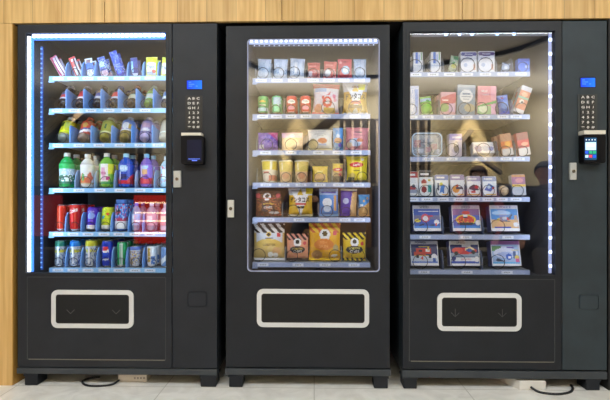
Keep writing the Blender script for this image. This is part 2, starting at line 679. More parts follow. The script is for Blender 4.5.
# the machines' measurements in photo pixels
MC = {
    1: dict(body=(17.6, 217, 24, 368), door=(17.6, 172), glass=(26, 166, 32.5, 273), col=GREY, side=GREY, rail=(17, 217, 368.5, 374.5), feet=((24.5, 37.5), (200.5, 216)), foot=388.3,
            tray=(52, 134, 290, 328), arrows='v', panel=(27, 166, 277, 360), rad=.004,
            shelves=[76, 108.3, 143, 188, 232, 268], sx=(49, 190), th=4.6, word='drinks'),
    2: dict(body=(226, 390, 25.5, 368), door=(226, 390), glass=(247, 380, 38, 272), col=BLACK, side=BLACK, rail=(225, 391, 369, 375.5), feet=((229, 242.5), (374, 388)), foot=388.8,
            tray=(257, 369, 289, 327), arrows=None, panel=None, rad=.022,
            shelves=[78, 114, 150.3, 182.6, 217.5, 262.5], sx=(252.5, 370.3), th=4.8, word='snack'),
    3: dict(body=(403, 607, 21.5, 370), door=(403, 562), glass=(410, 555, 31, 275), col=BLACK, side=SLATE, rail=(402, 607, 371, 378.5), feet=((403.5, 417), (586.5, 600)), foot=391.5,
            tray=(437, 521, 293, 331), arrows='t', panel=(409, 555, 279, 362), rad=.004,
            shelves=[71.7, 114.5, 156.6, 197, 234.8, 270], sx=(398, 530), th=4.8, word='toy'),
}
YS = .16       # front edge of the shelves
YB = .66       # inner back
ORD = ['top', 'second', 'third', 'fourth', 'fifth', 'bottom']
for k, M in MC.items():
    cx = (M['body'][0] + M['body'][1]) / 2
    # photo rows are slightly taller towards the right: measure heights at the machine's own column
    M['Z'] = (lambda c: (lambda py, Y=0.0: PZ(py, Y, c)))(cx)


def rect(M, r, Y=0.0):
    """(px0,px1,ytop,ybot) -> x0,x1,z0,z1 on plane Y"""
    return (PX(r[0], Y), PX(r[1], Y), M['Z'](r[3], Y), M['Z'](r[2], Y))


ROOT = {}
SHELF = {}


def build_machine(k, label):
    M = MC[k]
    Z = M['Z']
    bx0, bx1, bz0, bz1 = rect(M, M['body'])
    root = empty('vending_machine', ((bx0 + bx1) / 2, .4, 0))
    tag(root, label, 'vending machine', 'vending machines in the niche')
    ROOT[k] = root
    dx0, dx1 = PX(M['door'][0]), PX(M['door'][1])
    gx0, gx1, gz0, gz1 = rect(M, M['glass'])
    D = .80
    t = .012
    m = MB()      # sheet metal cabinet, open behind the glass
    m.box(bx0, bx0 + t, .0125, D, bz0, bz1)
    m.box(bx1 - t, bx1, .034 if dx1 < bx1 - .02 else .0125, D, bz0, bz1)
    m.box(bx0 + t, bx1 - t, .034, D, bz1 - t, bz1)
    m.box(bx0 + t, bx1 - t, .034, D, bz0, bz0 + t)
    m.box(bx0 + t, bx1 - t, D - t, D, bz0 + t, bz1 - t)
    m.build('cabinet', GREY if k < 3 else SLATE, root)
    # inner liner (food compartment)
    sx0 = max(PX(M['sx'][0], YS) - .012, bx0 + t + .002)
    sx1 = min(PX(M['sx'][1], YS) + .012, dx1 - .002)
    lx0, lx1 = min(sx0, gx0 - .004), max(sx1, gx1 + .004)
    M['liner'] = (lx0, lx1)
    lz0, lz1 = gz0 - .03, min(gz1 + .03, bz1 - t - .004)
    m = MB()
    m.box(lx0 - .004, lx0, .017, YB, lz0, lz1)
    m.box(lx1, lx1 + .004, .017, YB, lz0, lz1)
    m.box(lx0, lx1, YB - .004, YB, lz0, lz1)
    m.box(lx0, lx1, .017, YB - .004, lz1 - .004, lz1)
    m.box(lx0, lx1, .017, YB - .004, lz0, lz0 + .004)
    m.build('inner_liner', INNER[k], root)
    # door
    m = MB()
    dz0 = bz0 + .003
    m.ring((dx0, dx1 - .002, dz0, bz1), (gx0, gx1, gz0, gz1), .003, M['rad'], 0, .012)
    door = m.build('door', M['col'], root)
    if k != 2:
        m = MB()
        px0, px1, pz0, pz1 = rect(M, M['panel'])
        m.ring((px0, px1, pz0, pz1), (px0 + .004, px1 - .004, pz0 + .004, pz1 - .004), .003, .002, -.0015, .002)
        m.build('panel_seam', mat('34373b', .4), door)
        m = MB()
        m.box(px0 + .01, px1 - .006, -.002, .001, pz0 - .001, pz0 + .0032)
        m.build('pale_edge', KNIFE, door)  # pale strip along the panel's lower edge
        # mitred frame profile round the glass, standing just proud of the door
        m = MB()
        m.ring((gx0 - .012, gx1 + .012, gz0 - .012, gz1 + .012), (gx0, gx1, gz0, gz1), .004, .004, -.003, .002)
        m.build('glass_frame', M['col'], door)
    m = MB()
    m.rpanel((gx0 - .006, gx1 + .006, gz0 - .006, gz1 + .006), M['rad'] + .002, .0122, .0152)
    m.build('glass_pane', PANE[k], door)
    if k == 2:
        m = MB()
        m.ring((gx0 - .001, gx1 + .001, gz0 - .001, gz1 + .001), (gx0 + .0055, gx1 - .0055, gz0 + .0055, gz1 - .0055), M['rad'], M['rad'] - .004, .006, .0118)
        m.build('rim_light_ring', mat('aab2d6', .25), door)  # lilac rim light along the glass, put into the ring's colour
    # delivery hatch
    tx0, tx1, tz0, tz1 = rect(M, M['tray'])
    s = .024
    m = MB()
    m.ring((tx0, tx1, tz0, tz1), (tx0 + s, tx1 - s, tz0 + s, tz1 - s), .034, .014, -.007, .0)
    hatch = m.build('hatch_frame', SILVER, door)
    m = MB()
    m.ring((tx0 + s, tx1 - s, tz0 + s, tz1 - s), (tx0 + s + .007, tx1 - s - .007, tz0 + s + .007, tz1 - s - .007), .014, .009, -.005, .0)
    m.build('rubber_gasket', DARK, hatch)
    m = MB()
    m.rpanel((tx0 + s + .006, tx1 - s - .006, tz0 + s + .006, tz1 - s - .006), .009, -.004, .0)
    m.build('hatch_flap', mat('16181b', .6, 0, 0, .3), hatch)
    if M['arrows']:
        for ax in ((71, 116.5) if k == 1 else (455, 502)):
            x = PX(ax); zc = Z(312 if k == 1 else 315)
            m = MB()
            w = .021
            m.tube([(x - w, -.0045, zc + .012), (x, -.0045, zc - .009), (x + w, -.0045, zc + .012)], .0018, 6)
            if M['arrows'] == 't':
                m.tube([(x, -.0045, zc - .005), (x, -.0045, zc + .032)], .0016, 6)
            m.build('arrow_mark', mat('4a4a4c', .5), hatch)
    # base rail and feet
    rx0, rx1, rz0, rz1 = rect(M, M['rail'])
    m = MB()
    m.box(rx0, rx1, -.004, .05, rz0, rz1, bev=.003)
    m.box(rx0 + .01, rx0 + .05, .05, D - .01, rz0, rz1)
    m.box(rx1 - .05, rx1 - .01, .05, D - .01, rz0, rz1)
    m.box(rx0 + .01, rx1 - .01, D - .05, D - .01, rz0, rz1)
    m.build('base_rail', powder('base_coat_%d' % k, '3c4146', .45), root)
    for (fx0, fx1) in M['feet']:
        for y0 in (.0, D - .12):
            m = MB()
            a, b = PX(fx0), PX(fx1)
            m.box(a, b, y0, y0 + .09, .0005, rz0, bev=.004)
            if y0 == 0:
                m.box(a - .004, b + .004, y0 - .003, y0 + .093, rz0 - .012, rz0 - .001)
            m.build('foot', BLACK, root)
    # shelves
    sx0, sx1 = PX(M['sx'][0], YS), PX(M['sx'][1], YS)
    sx1 = min(sx1, lx1 - .003); sx0 = max(sx0, lx0 + .003)
    M['zs'] = []
    SHELF[k] = []
    for n, yt in enumerate(M['shelves']):
        zt = Z(yt, YS); zb = Z(yt + M['th'], YS)
        M['zs'].append(zt)
        m = MB()
        m.box(sx0, sx1, YS + .006, YB - .01, zt - .006, zt)
        m.box(sx0, sx1, YB - .01, YB - .006, zt - .006, zt + .012)
        sh = m.build('shelf', mat('9aa0a8', .4, .3), root)
        SHELF[k].append(sh)
        m = MB()
        m.box(sx0, sx1, YS, YS + .006, zb, zt)
        m.box(sx0 - .002, sx0 + .028, YS - .002, YS + .006, zb - .008, zb)
        m.build('price_strip', mat('9fadd0' if k != 1 else '8fc0ec', .35), sh)
    return root


DIVS = []
SPAN = {}


def build_dividers():
    """lane dividers stand in the gaps between the goods"""
    for (k, n, divs, dh, dmat, thick, shape) in DIVS:
        sh = SHELF[k][n]
        zt = MC[k]['zs'][n]
        ivs = sorted(SPAN.get((k, n), []))
        for px in divs:
            x = PX(px, YS + .015)
            best = None
            for (a0, a1), (b0, b1) in zip([(-9, MC[k]['liner'][0])] + ivs, ivs + [(MC[k]['liner'][1], 9)]):
                w = b0 - a1
                if w < .0022:
                    continue
                t = min(thick, w - .0012)
                c = min(max(x, a1 + t / 2 + .0005), b0 - t / 2 - .0005)
                if best is None or abs(c - x) < abs(best[0] - x):
                    best = (c, t)
            if best is None or abs(best[0] - x) > .03:
                continue
            x, th = best
            h = dh
            y0, y1 = YS + .008, .58
            if shape == 'blade':
                pr = [(y0, zt), (y0, zt + h * .35), (y0 + .012, zt + h * .8), (y0 + .03, zt + h), (y1, zt + h), (y1, zt)]
            elif shape == 'cut':
                pr = [(y0, zt), (y0, zt + h * .92), (y0 + .012, zt + h), (y0 + .11, zt + h * .86), (y1, zt + h * .8), (y1, zt)]
            else:
                pr = [(y0, zt), (y0, zt + h), (y1, zt + h), (y1, zt)]
            v = [(x - th / 2, y, z) for y, z in pr] + [(x + th / 2, y, z) for y, z in pr]
            q = len(pr)
            f = [tuple(range(q)), tuple(range(2 * q - 1, q - 1, -1))] + [(j, q + j, q + (j + 1) % q, (j + 1) % q) for j in range(q)]
            m = MB(); m.add(v, f)
            m.build('divider', dmat, sh)


def furnish(k, n, coils, divs, dh, dmat, tags, cr=.034, cback=3, pitch=.07, thick=.003, shape='blade'):
    """coils, dividers and price tags of one shelf; px positions"""
    M = MC[k]
    sh = SHELF[k][n]
    zt = M['zs'][n]
    zb = M['Z'](M['shelves'][n] + M['th'], YS)
    for c in coils:
        px, rr = c if isinstance(c, tuple) else (c, cr)
        rr *= .82 if k > 1 else .9
        x = PX(px, YS + .02)
        pts = []
        # the wire turns once in front, runs back along the tray and turns again behind the stock
        for y0 in (YS + .013, .535, .575):
            for q in range(25):
                a = -PI / 2 + 2 * PI * q / 24
                pts.append((x + rr * math.cos(a), y0 + (.0 if q else 0), zt + rr + .0022 + rr * math.sin(a)))
        m = MB(); m.tube(pts, .0019, 5)
        m.build('coil', WIRE, sh, True)
    DIVS.append((k, n, list(divs), dh, dmat, thick, shape))
    hz = (zt - zb)
    for px in tags:
        x = PX(px, YS)
        w = .031
        if x + w > M['liner'][1] or x - w < M['liner'][0]:
            continue
        m = MB()
        m.box(x - w, x + w, YS - .0012, YS - .0002, zb + hz * .2, zt - hz * .2, 0)
        for j in range(4):
            m.box(x - .016 + j * .009, x - .011 + j * .009, YS - .0018, YS - .0012, zb + hz * .42, zb + hz * .6, 1)
        m.build('price_tag', [TAGW, INK], sh)


build_machine(1, 'black drinks vending machine beside the wooden column, filled with bottles and cans')
build_machine(2, 'black snack vending machine without a keypad, standing between the other two machines')
build_machine(3, 'black toy vending machine with slate grey keypad side and lit payment screen')


# ------------------------------------------------------------------ fittings of the machines
def control_side(k, disp, pad, reader, lock, coin):
    M = MC[k]
    Z = M['Z']
    root = ROOT[k]
    m = MB()
    x0 = PX(M['door'][1]) + .002; x1 = PX(M['body'][1]); z0 = Z(M['body'][3]) + .003; z1 = Z(M['body'][2])
    m.box(x0, x1, .0, .033, z0, z1, bev=.002)
    panel = m.build('control_panel', M['side'], root)
    r = rect(M, disp)
    m = MB(); m.ring((r[0] - .004, r[1] + .004, r[2] - .004, r[3] + .004), r, .003, .002, -.002, .0)
    bez = m.build('display_bezel', DARK, panel)
    m = MB(); m.box(r[0], r[1], -.0012, .0, r[2], r[3])
    m.build('display_screen', screen_mat('lcd_blue_%d' % k, '0c38e0', '1a74ff', 1.5), bez)
    m = MB()
    for row, (a, b) in enumerate(((.12, .38), (.12, .55), (.12, .45), (.6, .8))):
        zc = r[2] + (r[3] - r[2]) * (.78 - .22 * min(row, 2))
        xx = r[0]
        while True:
            xa = r[0] + (r[1] - r[0]) * a
            n = int((b - a) * 14)
            for j in range(n):
                m.box(xa + j * .0052, xa + j * .0052 + .003, -.0018, -.0012, zc - .003, zc + .003)
            break
    m.build('display_digits', mat('4a90ff', .4, 0, .5), bez)
    # keypad
    r = rect(M, pad)
    m = MB(); m.rpanel(r, .004, -.003, 0)
    kp = m.build('keypad', mat('151517', .4) if k == 1 else mat('2b3134', .4), panel)
    m = MB()
    cw = (r[1] - r[0]) / 3.9; ch = (r[3] - r[2]) / 7.3
    for i in range(3):
        for j in range(7):
            xc = (r[0] + r[1]) / 2 + (i - 1) * cw; zc = (r[2] + r[3]) / 2 + (3 - j) * ch
            m.box(xc - cw * .42, xc + cw * .42, -.006, -.003, zc - ch * .4, zc + ch * .4)
    m.build('key', mat('26262a', .35), kp)
    V = []; F = []
    for j, row in enumerate(('ABC', 'DEF', 'GHJ', '123', '456', '789', '*0#')):
        for i, c in enumerate(row):
            gv, gf = glyphs(c + '\u200b')
            xc = (r[0] + r[1]) / 2 + (i - 1) * cw; zc = (r[2] + r[3]) / 2 + (3 - j) * ch
            b = len(V); s = ch * .5
            V += [(xc + p[0] * s * 1.45, -.0065, zc + p[1] * s) for p in gv]
            F += [tuple(b + q for q in f) for f in gf]
    link_mesh('lettering', V, F, mat('d4d4d2', .5), kp, None, False, False)
    # card reader: white mounting lip, dark terminal, screen
    (lr, br, sr) = reader
    r = rect(M, lr)
    m = MB(); m.box(r[0], r[1], -.05, .0, r[2], r[3], bev=.001)
    m.build('mounting_lip', mat('d8d4c8', .5), panel)
    r = rect(M, br)
    m = MB(); m.rpanel(r, .012, -.045, -.0)
    rd = m.build('card_reader', mat('0c0c10', .5, 0, 0, .15), panel)
    r = rect(M, sr, -.045)
    m = MB(); m.rpanel(r, .004, -.0465, -.045)
    m.build('reader_screen', screen_mat('reader_lcd_%d' % k, '060a22', '0a1030', .6) if k == 1 else screen_mat('reader_lcd_%d' % k, '12406a', '1c70a0', .8), rd)
    w, h = r[1] - r[0], r[3] - r[2]
    if k == 1:
        m = MB(); m.box(r[0] + w * .35, r[1] - w * .3, -.0472, -.0465, r[2] + h * .02, r[2] + h * .06)
        m.box(r[0] + w * .1, r[1] - w * .1, -.0472, -.0465, r[2] + h * .1, r[2] + h * .12)
        m.build('screen_text', mat('5a7cff', .4, 0, 1.0), rd)
    else:
        m = MB()
        m.box(r[0] + w * .06, r[0] + w * .94, -.0472, -.0465, r[2] + h * .44, r[2] + h * .8, 0)
        m.box(r[0] + w * .25, r[0] + w * .75, -.0476, -.0472, r[2] + h * .6, r[2] + h * .7, 4)
        for i, c in enumerate((1, 2, 2)):
            m.box(r[0] + w * (.05 + .32 * i), r[0] + w * (.3 + .32 * i), -.0472, -.0465, r[2] + h * .28, r[2] + h * .4, c)
        for i, c in enumerate((0, 3, 1)):
            m.box(r[0] + w * (.05 + .32 * i), r[0] + w * (.3 + .32 * i), -.0472, -.0465, r[2] + h * .1, r[2] + h * .22, c)
        for i in range(4):
            m.box(r[0] + w * (.1 + .24 * i), r[0] + w * (.17 + .24 * i), -.0472, -.0465, r[2] + h * .88, r[2] + h * .93, 4)
        m.build('screen_icon', [mat('b9dcf0', .4, 0, .7), mat('1a50e0', .4, 0, .8), mat('18a070', .4, 0, .7), mat('d03050', .4, 0, .8), mat('f0f4f8', .4, 0, .8)], rd)
    # lock
    r = rect(M, lock)
    m = MB(); m.box(r[0], r[1], -.016, .0, r[2], r[3], bev=.003)
    lk = m.build('lock_handle', mat('b4b6b4', .4, .1), panel)
    m = MB(); m.disc(((r[0] + r[1]) / 2, (r[2] + r[3]) / 2), .0085, -.0195, -.016)
    m.build('lock_cylinder', mat('8c8880', .25, .8), lk)
    m = MB(); m.box((r[0] + r[1]) / 2 - .0012, (r[0] + r[1]) / 2 + .0012, -.0202, -.0195, (r[2] + r[3]) / 2 - .005, (r[2] + r[3]) / 2 + .005)
    m.build('keyhole', DARK, lk)
    r = rect(M, coin)
    m = MB(); m.ring(r, (r[0] + .004, r[1] - .004, r[2] + .004, r[3] - .004), .016, .012, -.004, .0)
    m.rpanel((r[0] + .006, r[1] - .006, r[2] + .006, r[3] - .006), .01, -.002, 0)
    m.build('coin_return', M['side'], panel)
    if k == 3:
        m = MB(); m.disc((PX(588), Z(178)), .03, -.0012, 0)
        m.build('blanking_disc', M['side'], panel)


control_side(1, (187, 202, 81, 89.5), (185.5, 202.5, 96, 130.5), ((184, 203.5, 134.3, 137), (183.5, 205.5, 137.2, 165), (187, 201.5, 140, 161.5)),
             (174.2, 181.7, 171, 187.5), (187.3, 207, 291, 306.5))
control_side(3, (580.5, 595, 78.5, 87.5), (577.5, 597, 94.5, 131), ((578.3, 599.5, 132, 135.8), (578.5, 600, 136, 164), (584.5, 596.5, 138, 160)),
             (568.5, 575, 163, 180), (579, 599, 294, 309.5))

# lock of the snack machine sits on its door
M = MC[2]
r = rect(M, (228, 234.3, 200, 217.3))
m = MB(); m.box(r[0], r[1], -.014, 0, r[2], r[3], bev=.002)
lk = m.build('lock_handle', mat('c6c6c0', .4, .1), ROOT[2])
m = MB(); m.disc(((r[0] + r[1]) / 2, (r[2] + r[3]) / 2), .009, -.017, -.014)
m.build('lock_cylinder', mat('6f6a62', .25, .8), lk)

# ------------------------------------------------------------------ LED strips
LEDW = mat('dfeeff', .4, 0, 9.0)
LEDB = mat('7fb0ff', .4, 0, 1.6)


def led_bar(k, p0, p1, vertical, w, Y, gap, dots, host, core=(LEDW, LEDB), dot_w=.006):
    """aluminium channel with a row of diodes; pixel end points"""
    M = MC[k]
    m = MB()
    if vertical:
        x = PX(p0[0], Y); za = M['Z'](p1[1], Y); zb = M['Z'](p0[1], Y)
        m.box(x - w / 2, x + w / 2, Y, Y + .008, za, zb, 0)
        L = zb - za
        n = int(L / gap)
        for j in range(n):
            z = za + (j + .5) * L / n
            m.box(x - dot_w, x + dot_w, Y - .003, Y, z - dot_w, z + dot_w, 1)
    else:
        z = M['Z'](p0[1], Y); xa = PX(p0[0], Y); xb = PX(p1[0], Y)
        m.box(xa, xb, Y, Y + .008, z - w / 2, z + w / 2, 0)
        L = xb - xa
        n = int(L / gap)
        for j in range(n):
            x = xa + (j + .5) * L / n
            m.box(x - dot_w, x + dot_w, Y - .003, Y, z - dot_w, z + dot_w, 1)
    return m.build('led_strip_or_reflection', dots, host)


def area(name, loc, size, energy, color, direction, shape='RECTANGLE', spread=PI):
    l = bpy.data.lights.new(name, 'AREA')
    l.shape = shape
    l.size, l.size_y = size
    l.energy = energy
    l.color = color
    l.spread = spread
    o = bpy.data.objects.new(name, l)
    o.location = loc
    o.rotation_euler = Vector(direction).to_track_quat('-Z', 'Y').to_euler()
    COL.objects.link(o)
    return o


YL = .020
HALO1 = mat('3f86f0', .4, 0, 1.3)  # blue halo of the diodes put into the channel's glow
REFL1 = mat('2c58b0', .4, 0, .35)
DOT1 = mat('eef6ff', .4, 0, 5.0)
# drinks machine: bright strips up the side and along the top
led_bar(1, (29, 35.6), (29, 272), True, .044, YL, .022, [HALO1, DOT1], ROOT[1], dot_w=.0098)
led_bar(1, (32, 35.6), (165, 35.6), False, .040, YL, .024, [HALO1, DOT1], ROOT[1], dot_w=.0085)
led_bar(1, (41.5, 46), (41.5, 270), True, .010, YL + .01, .026, [REFL1, mat('6aa4f4', .4, 0, 1.0)], ROOT[1], dot_w=.0036)  # added glowing dots imitating the side strip's reflection in the inner pane
# snack machine: top bar
led_bar(2, (249, 40.6), (378, 40.6), False, .034, YL, .026, [mat('9fb2e0', .4, 0, .75), mat('eef6ff', .4, 0, 2.5)], ROOT[2], dot_w=.0062)  # lilac glow above the diodes is put into the channel
led_bar(2, (252, 45.4), (376, 45.4), False, .006, YL + .012, .026, [mat('5d6886', .4), mat('d8e6ff', .4, 0, .9)], ROOT[2], dot_w=.0024)
# toy machine: side strip with separate diodes, a few on top
led_bar(3, (550.3, 33), (550.3, 273), True, .014, YL, .074, [mat('a4b2e4', .4, 0, .55), mat('cfe2ff', .4, 0, 5)], ROOT[3], dot_w=.0068)
led_bar(3, (412, 34.3), (548, 34.3), False, .014, YL, .3, [mat('6c7690', .4, 0, .12), mat('a8c8ff', .4, 0, 3)], ROOT[3], dot_w=.007)
for px in (459.5, 472, 497):
    m = MB()
    m.box(PX(px, YL) - .007, PX(px, YL) + .007, YL - .003, YL, MC[3]['Z'](34.3, YL) - .006, MC[3]['Z'](34.3, YL) + .006)
    m.build('led_diode', mat('9cc0ff', .4, 0, 3), ROOT[3])
# lamps inside each door; sides lacking a strip get added fill
BLUE = (.50, .75, 1.0)
COOL = (.66, .80, 1.0)
LIGHTS = {}
for k, e_top, e_l, e_r, colr in ((1, 1.7, 2.3, 1.5, BLUE), (2, 1.0, 1.0, 1.0, COOL), (3, .45, .5, 1.15, COOL)):
    M = MC[k]
    gx0, gx1, gz0, gz1 = rect(M, M['glass'])
    zc = (gz0 + gz1) / 2
    area('led_light_top_%d' % k, ((gx0 + gx1) / 2, .042, gz1 - .022), (gx1 - gx0 - .06, .02), e_top, colr, (0, .55, -1))
    area('led_or_fill_side_%d' % k, (gx0 + .02, .042, zc), (.02, gz1 - gz0 - .1), e_l, colr, (1, .8, 0))
    area('led_or_fill_edge_%d' % k, (gx1 - .02, .042, zc), (.02, gz1 - gz0 - .1), e_r, colr, (-1, .8, 0))

# ------------------------------------------------------------------ goods on the shelves
YF = .18
NTH = ['second', 'third', 'fourth']


def put(k, n, kind, x0, x1, yt, label, cat, name, q=0, short=None, tilt=0, lean=0, T=None, pitch=.085, group=None, lift=.0045, length=None, YF=YF, **kw):
    """one article on shelf n of machine k, measured in photo pixels, with q more queued behind it"""
    M = MC[k]
    zs = M['zs'][n]
    W = PX(x1, YF) - PX(x0, YF)
    H = length or (M['Z'](yt, YF) - zs - lift)
    root = empty(name, (0, 0, 0))
    depth = T
    if kind == 'bag':
        depth = T or W * .32
        bag(root, W, H, depth, **kw)
    elif kind == 'carton':
        depth = T or .04
        carton(root, W, H, depth, **kw)
    elif kind == 'can':
        depth = W
        can(root, W, H, **kw)
    elif kind == 'bottle':
        depth = W
        bottle(root, W, H, **kw)
    elif kind == 'tub':
        depth = W
        tub(root, W, H, **kw)
    elif kind == 'ball':
        depth = W
        H = W
        ball_toy(root, W, H, **kw)
    elif kind == 'blister':
        depth = T or .05
        blister(root, W, H, depth, **kw)
    a = R(tilt); b = R(lean)
    x = PX((x0 + x1) / 2, YF + depth / 2)
    z = zs + lift + depth / 2 * math.sin(a) + W / 2 * math.sin(abs(b))
    y = YF + depth / 2 + (depth / 2) * (0 if a == 0 else .1)
    root.location = (x, y, z)
    root.rotation_euler = (-a, -b, 0)
    sfx = ", %s machine's %s shelf" % (M['word'], ORD[n])
    grp = group or '%s on the %s shelf of the %s machine' % (cat + 's', ORD[n], M['word'])
    tag(root, label + sfx, cat, grp)
    bpy.context.view_layer.update()
    xs = [(o.matrix_world @ Vector(c)).x for o in root.children for c in o.bound_box]
    SPAN.setdefault((k, n), []).append((min(xs) - (.003 if q else 0), max(xs) + (.003 if q else 0)))
    for j in range(q):
        c = copy_tree(root)
        c.location = (x + random.uniform(-.003, .003), y + (j + 1) * max(pitch, depth + .006), z)
        tag(c, '%s %s in its queue%s' % (NTH[j], short or label, sfx), cat, grp)
    return root


def blister(root, W, H, D, base, parts, frame='b8cfe8'):
    """made-up clear shell with coloured pieces and a pale rim, for a reflection"""
    m = MB(); m.ring((-W / 2, W / 2, 0, H), (-W / 2 + .006, W / 2 - .006, .006, H - .006), .03, .026, -D / 2, -D / 2 + .006)
    m.build('rim', mat(frame, .3), root)
    m = MB(); m.rpanel((-W / 2 + .005, W / 2 - .005, .005, H - .005), .026, D / 2 - .003, D / 2)
    m.build('backing_card', mat(base, .5), root)
    m = MB(); m.rpanel((-W / 2 + .004, W / 2 - .004, .004, H - .004), .027, -D / 2 + .002, -D / 2 + .004)
    m.build('clear_shell', plastic_clear('clear_shell', 'd8e4f4', .22), root)
    for (u, v, w, h, c) in parts:
        m = MB()
        x = (u - .5) * W
        m.box(x - w * W / 2, x + w * W / 2, -D / 2 + .008, D / 2 - .006, v * H - h * H / 2, v * H + h * H / 2, bev=.003)
        m.build('pack_piece', mat(c, .35), root)


# ============ drinks machine
k = 1
DIV1 = mat('6c9cdc', .45)
lane8 = [60, 75, 90, 105, 120, 135, 150, 163]
furnish(1, 0, [(x, .026) for x in (76, 91, 106, 121, 136)], [67.5, 82, 97, 112, 127.5, 143, 158], .094, DIV1, [58, 73, 88, 103, 119, 135, 150], shape='blade', thick=.005)
furnish(1, 1, [(x, .03) for x in (60, 77, 94, 111, 129, 146)], [66.5, 83.5, 101, 118.5, 136, 153], .118, DIV1, [57, 74, 91, 109, 127, 145], shape='cut', thick=.004)
furnish(1, 2, [(x, .034) for x in (62, 83, 105, 125, 145)], [70.5, 91.5, 112, 132, 152.5], .105, DIV1, [58, 79, 99, 120, 140, 158], shape='cut', thick=.005)
furnish(1, 3, [(x, .036) for x in (66, 86, 106, 126, 145, 163)], [75.5, 95, 115.5, 135.5, 154.5], .105, mat('8aa6cf', .4), [58, 79, 100, 120, 140, 158], shape='blade', thick=.004)
furnish(1, 4, [(x, .03) for x in (60, 75, 91, 106, 121, 136, 151)], [67, 83, 98, 113.5, 128.5, 144], .112, DIV1, [58, 73, 88, 104, 119, 135, 150], shape='blade', thick=.005)
furnish(1, 5, [(x, .03) for x in (59, 74, 90, 106, 121, 136, 152)], [66, 81.5, 97, 112, 127.5, 143], .115, DIV1, [58, 73, 88, 104, 119, 135, 150], shape='blade', thick=.005)

# top shelf: bars standing on end, leaning over
SB = 'snack bar'
def bar(x0, x1, ln, lean, base, shapes, label, short, texts=(), q=1, tilt=0):
    put(1, 0, 'bag', x0, x1, 56, label, SB, 'snack_bar', q=q, short=short, lean=lean, length=ln, T=.018, base=base, shapes=shapes,
        texts=texts, nu=14, crimp=.06, flare=.02, pitch=.05, tilt=tilt)
bar(60, 67, .125, 30, 'd9c9d6', [('r', .1, 0, .35, 1, 'b8305c'), ('r', .62, 0, .8, 1, '6a2436'), ('r', .35, .3, .6, .7, 'f0e8f0'), ('r', 0, .93, 1, 1, 'd05070')],
    'white bar wrapper with pink and maroon stripes, leaning', 'pink and maroon striped bar')
bar(75.5, 82, .115, 22, 'd8d3dc', [('r', .1, 0, .3, 1, 'c4342f'), ('r', .65, .0, .85, 1, '4a3444'), ('r', 0, .9, 1, 1, 'd83a34'), ('r', .3, .45, .65, .75, 'e86058')],
    'white bar wrapper with red stripe and red tip', 'white and red striped bar')
bar(87.5, 95, .104, 10, 'dfe6f2', [('r', 0, .35, 1, .72, '2f66c8'), ('r', .25, .72, .75, .95, '8a5a50'), ('r', .2, .1, .8, .3, 'f4f0dc'), ('k', .12, .1, .95, '2a3c80')],
    'white and blue bar wrapper with brown tip', 'white and blue bar')
bar(101.5, 109, .112, 14, '3c58b8', [('r', .2, .45, .8, .72, '9fd0f0'), ('r', 0, .0, 1, .25, 'd0a8bc'), ('r', .2, .8, .8, .95, '2c3a78'), ('k', .15, 0, 1, 'dfe6f4')],
    'blue bar wrapper with pale blue badge and pink base', 'blue bar with pink base')
bar(117, 124.5, .148, 19, '2438b0', [('k', .22, .2, .95, '5a86e6'), ('r', .3, .08, .8, .3, '3f78ff'), ('k', .1, .1, 1, 'cfd8f4')],
    'tall royal blue bar wrapper leaning well over', 'tall royal blue bar')
bar(131.5, 138.5, .108, 4, '2a2f78', [('r', .1, .2, .45, .8, '8fc0e8'), ('r', .2, .03, .9, .16, 'c8d4ec'), ('k', .15, .2, .95, '4048a8')],
    'dark indigo bar wrapper with pale blue lettering', 'dark indigo bar')
put(1, 0, 'bag', 146, 157.5, 56.5, 'yellow biscuit pack with white panel and blue lettering', 'biscuit pack', 'biscuit_pack', q=1, short='yellow biscuit pack beside the indigo bar',
    T=.03, base='e8e23a', shapes=[('r', .1, .08, .9, .68, 'f0f2f0'), ('c', .75, .25, .16, 'd86a50'), ('r', 0, .0, .12, 1, 'f0ec60')], texts=[('Tipo', .48, .45, .2, '2a3a9c', .7), ('mini', .4, .2, .12, '2a3a9c', .5)], crimp=.06, flare=.03, pitch=.06)
put(1, 0, 'bag', 160.5, 171, 57.5, 'yellow biscuit pack partly hidden by the door edge', 'biscuit pack', 'biscuit_pack', T=.03, base='ece448',
    shapes=[('r', .1, .08, .9, .66, 'f0f2f0')], texts=[('Tipo', .45, .4, .2, '2a3a9c', .7)], lean=-6, crimp=.06, flare=.03)

# second shelf: soft drink bottles lying back in the coils
DB = 'drink bottle'
def lay(n, x0, x1, ln, tilt, label, liquid, lab, shapes, cap, texts=(), short=None, q=1, base_c=None, lz=(.22, .6), pitch=.12):
    put(1, n, 'bottle', x0, x1, 100, label, DB, 'drink_bottle', q=q, short=short, tilt=tilt, length=ln, liquid=liquid, lab=lab, shapes=shapes, cap=cap,
        texts=texts, base_c=base_c, lz=lz, pitch=pitch, neck=.4)
LB = .158
lay(1, 57.5, 69, LB, 33, 'dark cola bottle, red band, blue and white lower label', '2a1a1c', '36406c', [('r', 0, .0, 1, .2, 'd8dcee'), ('r', 0, .2, 1, .55, 'c83c40'), ('r', 0, .55, 1, .7, '3850b0')], '4a5a80', short='dark cola bottle with red and blue label')
lay(1, 75, 86.5, LB, 33, 'dark cola bottle with wide red and white label', '2a1a1a', 'd23a40', [('r', 0, 0, 1, .22, 'e8dcdc'), ('r', 0, .75, 1, 1, 'b0343a')], '5a668c', short='dark cola bottle with wide red label')
lay(1, 92, 103.5, LB, 33, 'brown soda bottle with blue and white label', '3a2a1e', '3048a8', [('r', 0, .0, 1, .3, 'dfe4f0'), ('r', 0, .75, 1, 1, '8a7448')], '2c2c34', short='brown soda bottle with blue label')
